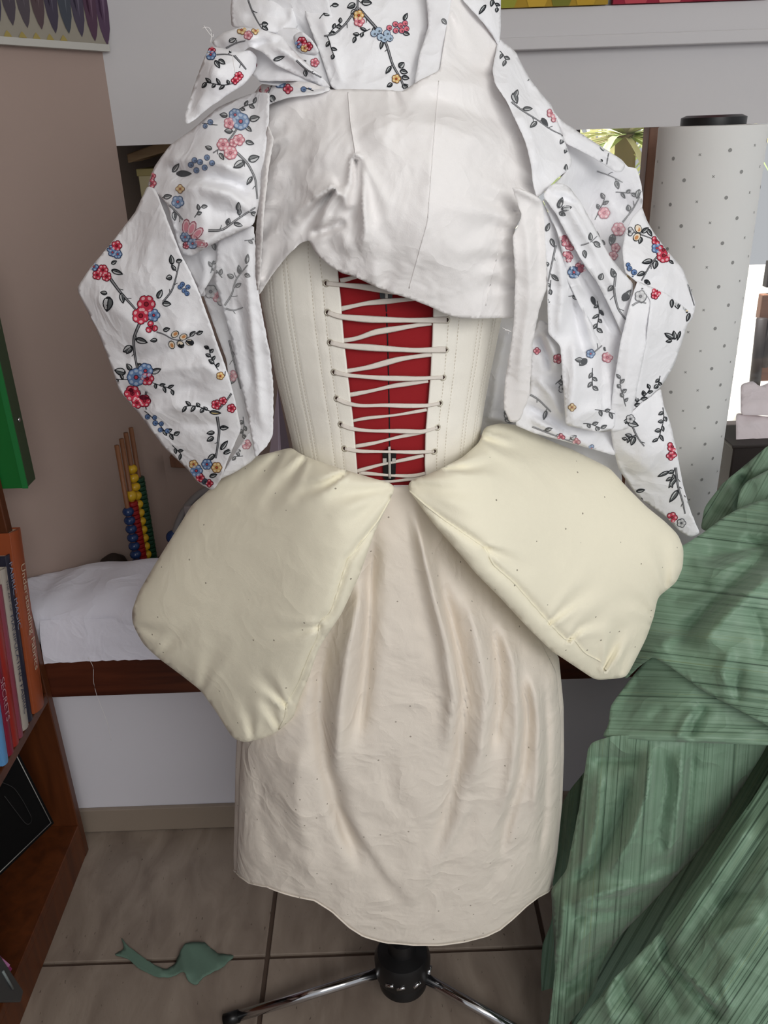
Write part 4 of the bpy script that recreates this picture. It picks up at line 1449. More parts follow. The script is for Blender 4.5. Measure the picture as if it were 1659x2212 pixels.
     [(1376, 606, -0.055), (1440, 634, -0.035), (1500, 684, 0.02), (1456, 790, -0.005), (1405, 858, -0.03), (1365, 896, -0.05), (1396, 740, -0.06), (1406, 650, -0.06)],
     [([(1402, 660), (1396, 740), (1370, 890)], 8, 0.006)], 0.002, 52, 0.0),
    ('facet_left', [(1378, 604), (1406, 646), (1404, 690), (1397, 740), (1380, 820), (1366, 892), (1360, 925), (1322, 935), (1317, 905), (1326, 830), (1340, 740), (1352, 690), (1366, 640)],
     [(1378, 604, -0.06), (1404, 690, -0.062), (1366, 892, -0.055), (1322, 935, -0.055), (1317, 905, -0.06), (1340, 740, -0.078), (1366, 640, -0.065)],
     [([(1375, 650), (1358, 760), (1345, 900)], 14, 0.006)], 0.002, 53, 0.4),
    ('facet_lower', [(1366, 890), (1386, 870), (1405, 858), (1428, 838), (1434, 876), (1450, 920), (1464, 985), (1476, 1050), (1492, 1105), (1512, 1152), (1492, 1162), (1470, 1150), (1440, 1118), (1376, 1072), (1337, 1015), (1324, 965), (1318, 915)],
     [(1366, 890, -0.055), (1428, 838, -0.02), (1450, 920, -0.01), (1476, 1050, 0.01), (1512, 1152, 0.04), (1440, 1118, 0.04), (1376, 1072, 0.035), (1337, 1015, 0.01), (1318, 915, -0.05), (1400, 980, -0.035)],
     [([(1335, 1012), (1375, 1030), (1410, 1025)], 14, -0.010), ([(1325, 960), (1370, 990), (1410, 1025)], 16, 0.008), ([(1430, 850), (1425, 930), (1440, 1010)], 14, 0.006)], 0.0025, 54, 0.1),
    ('strip_right', [(1106, 404), (1135, 410), (1168, 428), (1174, 452), (1178, 520), (1181, 580), (1181, 622), (1164, 672), (1152, 735), (1147, 800), (1144, 855), (1122, 911), (1102, 914), (1088, 882), (1090, 830), (1104, 742), (1111, 690), (1113, 597), (1108, 510), (1128, 467)],
     [(1106, 404, -0.155), (1168, 428, -0.135), (1181, 580, -0.13), (1152, 735, -0.115), (1144, 855, -0.10), (1102, 914, -0.09), (1090, 830, -0.105), (1111, 690, -0.13), (1108, 510, -0.15), (1145, 560, -0.145)],
     [([(1125, 430), (1140, 520), (1145, 640), (1130, 740), (1115, 860)], 13, 0.006), ([(1160, 440), (1165, 540), (1165, 620)], 10, -0.006), ([(1110, 405), (1150, 425), (1172, 440)], 8, 0.006)], 0.002, 55, 1.0),
]
PO = {}
for key, outl, ctrl, fo, cr_, seed, fade in PANELS:
    isl = fade >= 1.0
    nm = {'strip_left': 'facing_strip', 'strip_right': 'facing_strip', 'lining_edge': 'lining_edge', 'sleeve': 'sleeve_panel', 'sleeve_inner': 'sleeve_panel', 'sleeve_back': 'sleeve_panel', 'sleeve_under': 'sleeve_panel', 'cuff_flap': 'sleeve_panel'}.get(key, 'cloth_fold')
    PO[key] = sheet(nm, outl, ctrl, LN if isl else WC, gown, [(f[0], f[1], f[2] * 1.3) + tuple(f[3:]) for f in fo], 6.0, (cr_ * 1.3, 90), seed, key=key, fray=0.9 if isl or key == 'strip_left' else 0.4)
    PO[key + '_fade'] = fade


def prn(key, fn):
    p = Print(key, min(0.6, PO[key + '_fade']))
    fn(p)
    p.done(PO[key])


def pr_sleeve(p):
    p.stem([(239, 603), (260, 632), (282, 656), (296, 672)], 5)
    p.stem([(301, 700), (288, 730), (290, 760), (297, 800)], 5)
    p.stem([(352, 652), (372, 628), (380, 600), (388, 565)], 3.2)
    p.stem([(316, 846), (312, 868), (316, 885)], 3.5, twigs=False)
    p.stem([(469, 900), (474, 930), (470, 965), (466, 990)], 4.5)
    p.stem([(500, 850), (488, 868), (472, 886)], 3)
    p.flower(222, 583, 11, 'red', 6); p.flower(210, 594, 10, 'red', 5); p.flower(230, 597, 10, 'red', 6, .4); p.flower(203, 576, 9, 'blue', 5)
    p.flower(252, 531, 11, 'red', 5); p.flower(243, 545, 9, 'blue', 5); p.flower(254, 549, 9, 'blue', 6); p.flower(238, 537, 7, 'blue', 5)
    p.leaf(240, 583, 0.35, 27, 11); p.leaf(240, 570, -0.5, 14, 8); p.leaf(235, 640, 1.7, 34, 22); p.leaf(232, 634, 3.3, 16, 9)
    p.flower(316, 657, 19, 'red', 6); p.flower(304, 682, 18, 'red', 6, .5); p.flower(332, 681, 13, 'blue', 5); p.flower(327, 707, 13, 'red', 3, .3)
    p.leaf(340, 645, -1.1, 22, 12); p.leaf(350, 655, 0.1, 20, 12)
    p.stem([(338, 717), (356, 722), (372, 734), (392, 736), (410, 728), (432, 714)], 2, twigs=False)
    for x, y, a in ((378, 722, -.6), (396, 728, -.5), (371, 745, 1.2), (390, 744, .8), (410, 740, .2)):
        p.bud(x, y, a, 6)
    p.leaf(352, 714, -.3, 16, 9); p.leaf(340, 734, 3.0, 16, 9); p.leaf(410, 726, -.7, 16, 9); p.leaf(424, 722, -.4, 16, 8)
    p.leaf(292, 732, 0.3, 28, 13); p.leaf(286, 748, 2.6, 24, 15); p.leaf(262, 632, 1.4, 24, 12)
    for k, (x, y) in enumerate(((389, 620), (398, 628), (406, 620), (404, 634), (394, 614))):
        p.berry(x, y, 4.5)
    p.leaf(372, 572, -1.7, 22, 11); p.leaf(380, 565, -.2, 14, 9); p.leaf(372, 598, 2.9, 14, 12)
    p.flower(294, 815, 19, 'blue', 8); p.flower(314, 801, 16, 'blue', 7); p.flower(318, 818, 14, 'red', 6)
    p.leaf(272, 806, 3.4, 26, 16); p.leaf(326, 806, -.4, 24, 12); p.leaf(284, 800, -2.2, 18, 11)
    p.spray(326, 826, .25, 48, 5, 'leaf', 3); p.spray(276, 820, 2.9, 30, 3, 'leaf', 4)
    p.flower(286, 850, 17, 'red', 6); p.flower(312, 866, 13, 'red', 6); p.flower(296, 870, 12, 'red', 5)
    p.spray(312, 888, .75, 60, 6, 'berry', 5); p.spray(345, 925, .3, 34, 4, 'leaf', 6)
    p.spray(372, 962, .9, 26, 3, 'leaf', 16)
    p.spray(472, 800, -2.0, 52, 6, 'leaf', 7); p.spray(486, 812, -1.7, 46, 5, 'berry', 8)
    p.flower(476, 812, 8, 'gold', 5)
    p.flower(467, 874, 10, 'red', 5); p.flower(482, 866, 8, 'red', 5); p.flower(500, 882, 9, 'red', 5)
    p.spray(458, 890, -2.5, 58, 6, 'leaf', 9); p.leaf(452, 890, .1, 26, 9, (214, 190, 130))
    p.leaf(474, 924, 0, 20, 10); p.leaf(464, 934, 3.0, 18, 9); p.leaf(462, 944, 2.6, 18, 10); p.leaf(476, 972, -.9, 26, 10); p.leaf(482, 980, -.4, 24, 9)
    p.flower(418, 1003, 9, 'gold', 5); p.flower(424, 1017, 13, 'blue', 6); p.flower(447, 1003, 11, 'blue', 6); p.flower(468, 1010, 11, 'gold', 6); p.flower(432, 1032, 9, 'red', 5); p.flower(452, 1044, 8, 'red', 4)
    p.berry(442, 1040, 6, (70, 80, 92)); p.leaf(452, 1030, -.3, 18, 9)


prn('sleeve', pr_sleeve)


def pr_shoulder(p):
    p.stem([(520, 262), (505, 290), (480, 318), (460, 330)], 3)
    p.stem([(512, 330), (535, 352), (552, 385), (556, 430)], 4)
    p.stem([(330, 410), (352, 432), (372, 448), (395, 475)], 4)
    p.stem([(450, 498), (480, 498), (510, 475), (552, 448)], 4)
    p.flower(520, 262, 18, 'blue', 8); p.flower(508, 248, 13, 'blue', 7); p.flower(496, 266, 12, 'pink', 5)
    p.leaf(538, 258, -.2, 24, 14); p.leaf(492, 250, 3.3, 18, 11); p.leaf(530, 272, .7, 18, 9)
    p.flower(482, 312, 13, 'pink', 6); p.flower(498, 330, 14, 'pink', 7); p.flower(516, 302, 12, 'pink', 5); p.flower(505, 308, 9, 'pink', 5)
    p.leaf(530, 305, .3, 20, 10); p.leaf(474, 330, 1.0, 18, 9); p.leaf(458, 322, 3.5, 16, 9)
    p.spray(470, 270, 3.2, 34, 3, 'berry', 3)
    for x, y in ((412, 356), (424, 368), (432, 350), (442, 362), (447, 340), (458, 352), (420, 346)):
        p.berry(x, y, 5.5)
    p.leaf(528, 348, 2.6, 28, 16); p.leaf(536, 346, -.3, 26, 16); p.leaf(372, 372, -.9, 24, 10); p.leaf(380, 375, 0, 34, 13)
    p.flower(327, 396, 10, 'red', 5); p.flower(329, 380, 7, 'red', 5); p.flower(327, 414, 8, 'blue', 5)
    p.flower(384, 436, 13, 'blue', 5, .3); p.flower(389, 408, 9, 'gold', 4)
    for k, (x, y, a) in enumerate(((402, 490, -1.5), (414, 494, -1.2), (426, 505, -.8), (432, 526, .2))):
        p.disc(x, y, 9, (150, 60, 80), 2, 10, 2.0, a); p.disc(x, y, 7.5, (240, 196, 202), 3, 10, 2.0, a); p.disc(x, y, 5, (226, 128, 146), 4, 10, 2.2, a)
    p.flower(400, 512, 10, 'blue', 6); p.flower(416, 526, 11, 'blue', 6); p.flower(402, 530, 7, 'red', 5)
    p.spray(420, 470, -1.2, 28, 3, 'leaf', 6)
    p.leaf(514, 456, -1.5, 20, 10); p.leaf(505, 482, .3, 20, 9)
    p.spray(512, 240, -.9, 40, 4, 'leaf', 8)


prn('shoulder', pr_shoulder)


def pr_neck(p):
    p.stem([(775, -50), (773, 0), (771, 36)], 4)
    p.stem([(773, 14), (748, 50), (724, 74), (700, 78)], 4)
    p.stem([(775, 18), (800, 46), (820, 68), (835, 95), (848, 140), (866, 170), (874, 192)], 5)
    p.flower(775, 33, 11, 'gold', 5); p.flower(776, 46, 11, 'pink', 5)
    p.leaf(780, 4, .1, 24, 14); p.leaf(768, 8, 2.7, 20, 13); p.leaf(862, 146, -.8, 16, 13); p.leaf(864, 152, .3, 18, 11)
    for x, y in ((808, 72), (818, 66), (822, 80), (836, 72), (842, 82), (830, 84)):
        p.berry(x, y, 7, (176, 196, 216))
    for x, y in ((841, 60), (854, 52), (855, 66), (865, 55), (868, 66), (875, 50), (878, 62)):
        p.berry(x, y, 5.5, (220, 120, 134))
    p.leaf(872, 44, -1.1, 18, 9); p.leaf(870, 70, .3, 16, 9)
    p.spray(800, 62, 2.6, 36, 4, 'leaf', 3); p.spray(708, 78, -1.2, 40, 4, 'leaf', 4); p.spray(706, 76, 1.3, 44, 3, 'leaf', 5)
    p.flower(856, 170, 9, 'gold', 5); p.leaf(848, 180, 2.6, 14, 9); p.leaf(868, 186, .1, 14, 8)
    p.spray(690, 40, -.7, 40, 3, 'leaf', 7)


prn('neck', pr_neck)
prn('bunch_top', lambda p: (p.stem([(536, 0), (545, 25), (558, 50), (566, 62)], 2.6), p.leaf(566, 56, .6, 16, 9), p.spray(540, -10, -1, 30, 3, 'leaf', 2)))
prn('bunch_band', lambda p: (p.flower(522, 64, 10, 'gold', 5), p.flower(536, 76, 9, 'pink', 5), p.flower(552, 66, 8, 'gold', 4), p.stem([(488, 104), (510, 92), (530, 88)], 2.6), p.leaf(494, 90, -.4, 18, 10),
                             p.stem([(640, 130), (660, 150), (700, 170)], 3), p.leaf(590, 130, -.3, 26, 9)))
prn('bunch_flap', lambda p: (p.flower(455, 118, 11, 'blue', 6), p.flower(458, 108, 7, 'red', 4), p.leaf(464, 130, 1.0, 20, 10), p.leaf(472, 128, .6, 18, 10), p.stem([(468, 118), (490, 116), (510, 122)], 2), p.stem([(506, 120), (520, 135), (532, 150)], 3.5),
                             p.flower(516, 164, 9, 'red', 5), p.flower(508, 174, 8, 'red', 4), p.spray(505, 180, 2.7, 60, 6, 'leaf', 4)))
prn('bunch_roll', lambda p: (p.flower(652, 90, 10, 'red', 6), p.flower(666, 100, 9, 'red', 5), p.flower(658, 104, 8, 'gold', 5), p.flower(644, 96, 8, 'blue', 5)))
prn('bunch_dark', lambda p: (p.flower(545, 140, 9, 'red', 5), p.spray(600, 125, .2, 50, 4, 'leaf', 3), p.flower(680, 135, 9, 'red', 5), p.leaf(640, 148, .4, 30, 12)))
prn('neck_loop', lambda p: (p.leaf(1050, 10, 2.2, 26, 8), p.spray(1060, -10, 1.0, 30, 3, 'leaf', 3)))
prn('neck_back', lambda p: (p.leaf(1010, 5, .6, 30, 12), p.leaf(1040, 30, .9, 30, 12)))
prn('neck_side', lambda p: (p.leaf(955, 40, .9, 16, 9),))
prn('shoulder_top', lambda p: (p.flower(570, 172 + 20, 10, 'pink', 5), p.flower(605, 178, 12, 'blue', 6), p.flower(630, 170, 9, 'pink', 5), p.flower(622, 192, 10, 'red', 4), p.spray(640, 182, .3, 40, 3, 'berry', 3),
                               p.leaf(585, 205, 1.1, 20, 12), p.stem([(588, 182), (580, 200), (575, 215)], 2)))
prn('sleeve_inner', lambda p: (p.flower(455, 630, 14, 'grey', 6), p.flower(470, 640, 12, 'pink', 6), p.flower(480, 648, 12, 'grey', 6), p.stem([(495, 735), (510, 800), (520, 840)], 3), p.flower(500, 812, 12, 'pink', 6), p.spray(525, 900, 1.2, 40, 4, 'leaf', 4)))
prn('strip_left', lambda p: (p.stem([(485, 660), (502, 635), (508, 605), (522, 588), (535, 572)], 3), p.stem([(482, 665), (505, 672), (525, 664)], 3), p.leaf(532, 570, -1.4, 22, 9), p.leaf(518, 592, -1.7, 20, 9), p.leaf(505, 600, 3.6, 16, 10), p.leaf(528, 592, .4, 14, 9),
                             p.spray(480, 600, -2.2, 30, 4, 'leaf', 5), p.spray(528, 520, .1, 18, 2, 'leaf', 9)))
prn('cuff_flap', lambda p: (p.flower(532, 960, 10, 'pink', 6), p.leaf(520, 972, 2.6, 20, 9), p.spray(525, 985, 2.8, 24, 3, 'leaf', 4)))
prn('sleeve_under', lambda p: (p.leaf(460, 524, 1.3, 18, 9), p.spray(455, 590, -1.2, 20, 3, 'leaf', 2)))
# right side prints
prn('shoulder_right', lambda p: (p.leaf(1108, 200, 1.2, 26, 14), p.leaf(1112, 210, -1.2, 18, 10), p.stem([(1105, 220), (1130, 240), (1160, 258), (1190, 280), (1212, 290)], 2.6), p.leaf(1160, 262, 2.4, 20, 10), p.leaf(1170, 255, .9, 22, 10),
                                 p.flower(1192, 244, 10, 'pink', 5), p.flower(1200, 256, 9, 'pink', 5), p.spray(1140, 175, -1.2, 30, 3, 'leaf', 4), p.spray(1213, 290, 1.2, 40, 4, 'leaf', 5), p.leaf(1215, 378, -.3, 16, 8), p.leaf(1222, 372, -1.5, 18, 8), p.spray(1080, 110, .6, 24, 3, 'leaf', 8)))
prn('drape_rim', lambda p: (p.leaf(1308, 328, -2.4, 20, 10), p.leaf(1302, 345, 2.5, 18, 9), p.stem([(1316, 325), (1312, 345), (1311, 355)], 2), p.bud(1338, 352, -1, 8), p.berry(1357, 367, 6, (216, 110, 124))))
prn('drape_back', lambda p: (p.stem([(1290, 370), (1320, 380), (1345, 394)], 2), p.spray(1330, 415, 0.0, 46, 4, 'leaf', 3), p.flower(1305, 460, 12, 'pink', 6), p.flower(1336, 495, 14, 'pink', 6), p.flower(1330, 535, 9, 'pink', 5), p.flower(1325, 552, 9, 'pink', 5), p.spray(1285, 475, -1.3, 50, 4, 'leaf', 6),
                             p.leaf(1325, 505, 1.8, 26, 14), p.stem([(1345, 480), (1365, 455), (1382, 425)], 2.6), p.flower(1340, 600, 10, 'pink', 5), p.spray(1290, 500, .9, 40, 4, 'leaf', 8), p.leaf(1380, 410, 1.8, 20, 10), p.leaf(1386, 425, 1.6, 20, 8)))
prn('pleat_roll', lambda p: (p.leaf(1206, 450, -1.2, 26, 12), p.leaf(1212, 452, -.2, 24, 12), p.leaf(1208, 458, .5, 16, 10), p.stem([(1255, 530), (1275, 525), (1290, 510)], 2), p.leaf(1276, 520, -1.6, 18, 9), p.leaf(1284, 525, .6, 16, 9), p.leaf(1262, 540, 1.4, 18, 9),
                             p.stem([(1330, 590), (1326, 630), (1335, 668), (1352, 690)], 4), p.leaf(1345, 650, -.9, 26, 16), p.leaf(1328, 600, -1.9, 22, 12), p.leaf(1296, 605, -1.2, 16, 12), p.leaf(1265, 445, .8, 24, 10), p.leaf(1350, 640, -.8, 20, 8)))
prn('pleat_mid', lambda p: (p.flower(1216, 520, 12, 'pink', 6), p.flower(1232, 530, 11, 'pink', 5), p.flower(1225, 555, 12, 'pink', 6), p.flower(1258, 575, 14, 'pink', 6), p.flower(1240, 588, 13, 'blue', 6), p.leaf(1278, 640, 1.2, 22, 9), p.spray(1290, 650, 1.1, 60, 6, 'leaf', 4)))
prn('drape_hang', lambda p: (p.stem([(1201, 530), (1190, 580), (1182, 620)], 3), p.leaf(1180, 500, -1.2, 20, 9), p.leaf(1190, 515, 1.2, 20, 9), p.leaf(1187, 570, 3.0, 16, 10), p.spray(1190, 605, 1.4, 40, 4, 'leaf', 4),
                             p.flower(1276, 764, 9, 'blue', 5), p.leaf(1268, 775, 2.4, 22, 14), p.leaf(1260, 778, 3.2, 18, 11), p.stem([(1272, 770), (1295, 752), (1305, 742)], 2.4), p.flower(1312, 772, 11, 'pink', 5), p.leaf(1290, 722, -.3, 22, 9), p.leaf(1306, 758, -1.2, 16, 8),
                             p.spray(1280, 795, 1.4, 40, 4, 'leaf', 6), p.flower(1236, 880, 8, 'gold', 4), p.spray(1285, 885, .3, 44, 4, 'leaf', 7), p.spray(1260, 915, -.2, 40, 4, 'leaf', 8), p.spray(1228, 640, .1, 26, 3, 'leaf', 11)))
prn('drape_pouf', lambda p: (p.flower(1205, 775, 10, 'red', 5), p.stem([(1140, 850), (1160, 860), (1190, 890)], 3), p.flower(1160, 758, 7, 'red', 4), p.spray(1200, 830, -1.0, 36, 4, 'leaf', 4), p.flower(1212, 945, 8, 'red', 4), p.flower(1245, 955, 8, 'pink', 4), p.flower(1278, 968, 7, 'blue', 5),
                             p.stem([(1150, 922), (1190, 938), (1250, 960)], 2.4), p.flower(1216, 840, 9, 'grey', 5)))
prn('drape_shadow', lambda p: (p.flower(1108, 880, 10, 'pink', 6), p.flower(1098, 895, 9, 'grey', 5), p.leaf(1090, 905, .4, 20, 9), p.spray(1310, 940, .2, 30, 3, 'leaf', 3)))
prn('facet_upper', lambda p: (p.stem([(1360, 498), (1380, 505), (1400, 512), (1415, 518)], 2.4), p.bud(1379, 494, 1.2, 6.5), p.bud(1376, 512, 2.2, 6.5), p.leaf(1398, 494, 1.0, 20, 9), p.leaf(1408, 496, .6, 18, 9), p.leaf(1386, 512, 1.9, 16, 9), p.flower(1360, 500, 9, 'grey', 5),
                              p.flower(1418, 519, 10, 'red', 5), p.flower(1433, 540, 13, 'red', 5), p.flower(1419, 536, 11, 'blue', 5), p.flower(1434, 552, 15, 'red', 7), p.stem([(1421, 553), (1406, 570), (1394, 592), (1386, 606)], 3), p.leaf(1410, 562, 2.9, 24, 11), p.leaf(1418, 562, 1.8, 20, 12),
                              p.leaf(1446, 562, .7, 12, 6), p.berry(1360, 580, 5), p.berry(1370, 588, 5.5), p.berry(1366, 596, 4.5), p.berry(1357, 572, 4), p.leaf(1392, 605, .6, 16, 9), p.stem([(1487, 615), (1494, 640), (1500, 660)], 2, twigs=False), p.leaf(1484, 610, 1.2, 20, 7)))
prn('facet_side', lambda p: (p.flower(1420, 628, 11, 'red', 6), p.flower(1415, 638, 8, 'red', 5), p.stem([(1430, 630), (1452, 640), (1470, 655), (1490, 660)], 4), p.leaf(1462, 650, 1.4, 18, 13), p.leaf(1466, 645, -1.0, 16, 9), p.flower(1484, 664, 10, 'gold', 4), p.flower(1494, 670, 9, 'grey', 5), p.leaf(1490, 676, 1.9, 20, 8),
                             p.leaf(1456, 732, -2.6, 24, 11), p.leaf(1458, 734, -1.7, 20, 10), p.leaf(1452, 736, 3.0, 14, 7), p.leaf(1470, 715, 1.9, 22, 6), p.spray(1366, 885, -1.3, 60, 6, 'leaf', 8), p.spray(1426, 812, 2.0, 20, 3, 'leaf', 9)))
prn('facet_left', lambda p: (p.spray(1352, 878, -1.9, 62, 6, 'leaf', 3), p.stem([(1366, 660), (1380, 650), (1396, 655)], 3), p.flower(1384, 640, 12, 'grey', 5), p.leaf(1384, 655, -1, 26, 10), p.leaf(1395, 640, -2, 20, 8)))
prn('facet_lower', lambda p: (p.flower(1362, 905, 9, 'grey', 5), p.leaf(1355, 912, .3, 26, 14), p.leaf(1360, 906, 2.6, 18, 9), p.stem([(1364, 915), (1372, 935), (1380, 950), (1392, 964)], 3), p.spray(1372, 940, 2.6, 20, 3, 'leaf', 3), p.flower(1453, 965, 11, 'red', 5), p.flower(1449, 985, 9, 'red', 4), p.flower(1458, 978, 8, 'red', 4),
                              p.spray(1432, 880, 1.2, 70, 7, 'leaf', 4), p.spray(1458, 1010, 1.9, 30, 4, 'leaf', 5), p.leaf(1446, 1018, 2.7, 28, 8), p.leaf(1462, 1030, 2.2, 30, 9), p.stem([(1460, 1010), (1464, 1050), (1474, 1080), (1480, 1110)], 3.5), p.leaf(1466, 1058, 2.2, 34, 11), p.flower(1452, 1118, 11, 'red', 5), p.flower(1440, 1122, 8, 'red', 4),
                              p.leaf(1374, 1062, -.2, 20, 8), p.spray(1385, 1075, .6, 16, 2, 'leaf', 8), p.flower(1472, 1130, 9, 'grey', 5), p.spray(1478, 1070, 1.2, 60, 5, 'leaf', 9)))


def threads(pts_list, parent, r=0.00035):
    for pts, Y in pts_list:
        Q = resample(pts, 5, False, 4)
        tube('loose_thread', [at(x, y, Y) for x, y in Q], r, M['lining'], parent, 4)


threads([([(440, 55), (450, 70), (462, 85), (460, 70)], -0.05), ([(436, 62), (448, 55), (458, 66), (455, 92)], -0.05), ([(502, 118), (505, 140), (508, 160)], -0.10),
         ([(1090, 715), (1096, 708), (1102, 712), (1098, 722)], -0.13), ([(1086, 708), (1094, 714), (1104, 716)], -0.13)], gown)

# ------------------------------------------------------------------ green taffeta heaped on the right, over an added stool
taff = empty('green_taffeta', (0.55, -0.1, 0.0), 'green striped taffeta heaped in stiff folds beside the dress form', 'fabric')
TM = {}


def tmat(deg):
    if deg not in TM:
        TM[deg] = taffeta('green taffeta %d' % deg, math.radians(deg))
    return TM[deg]


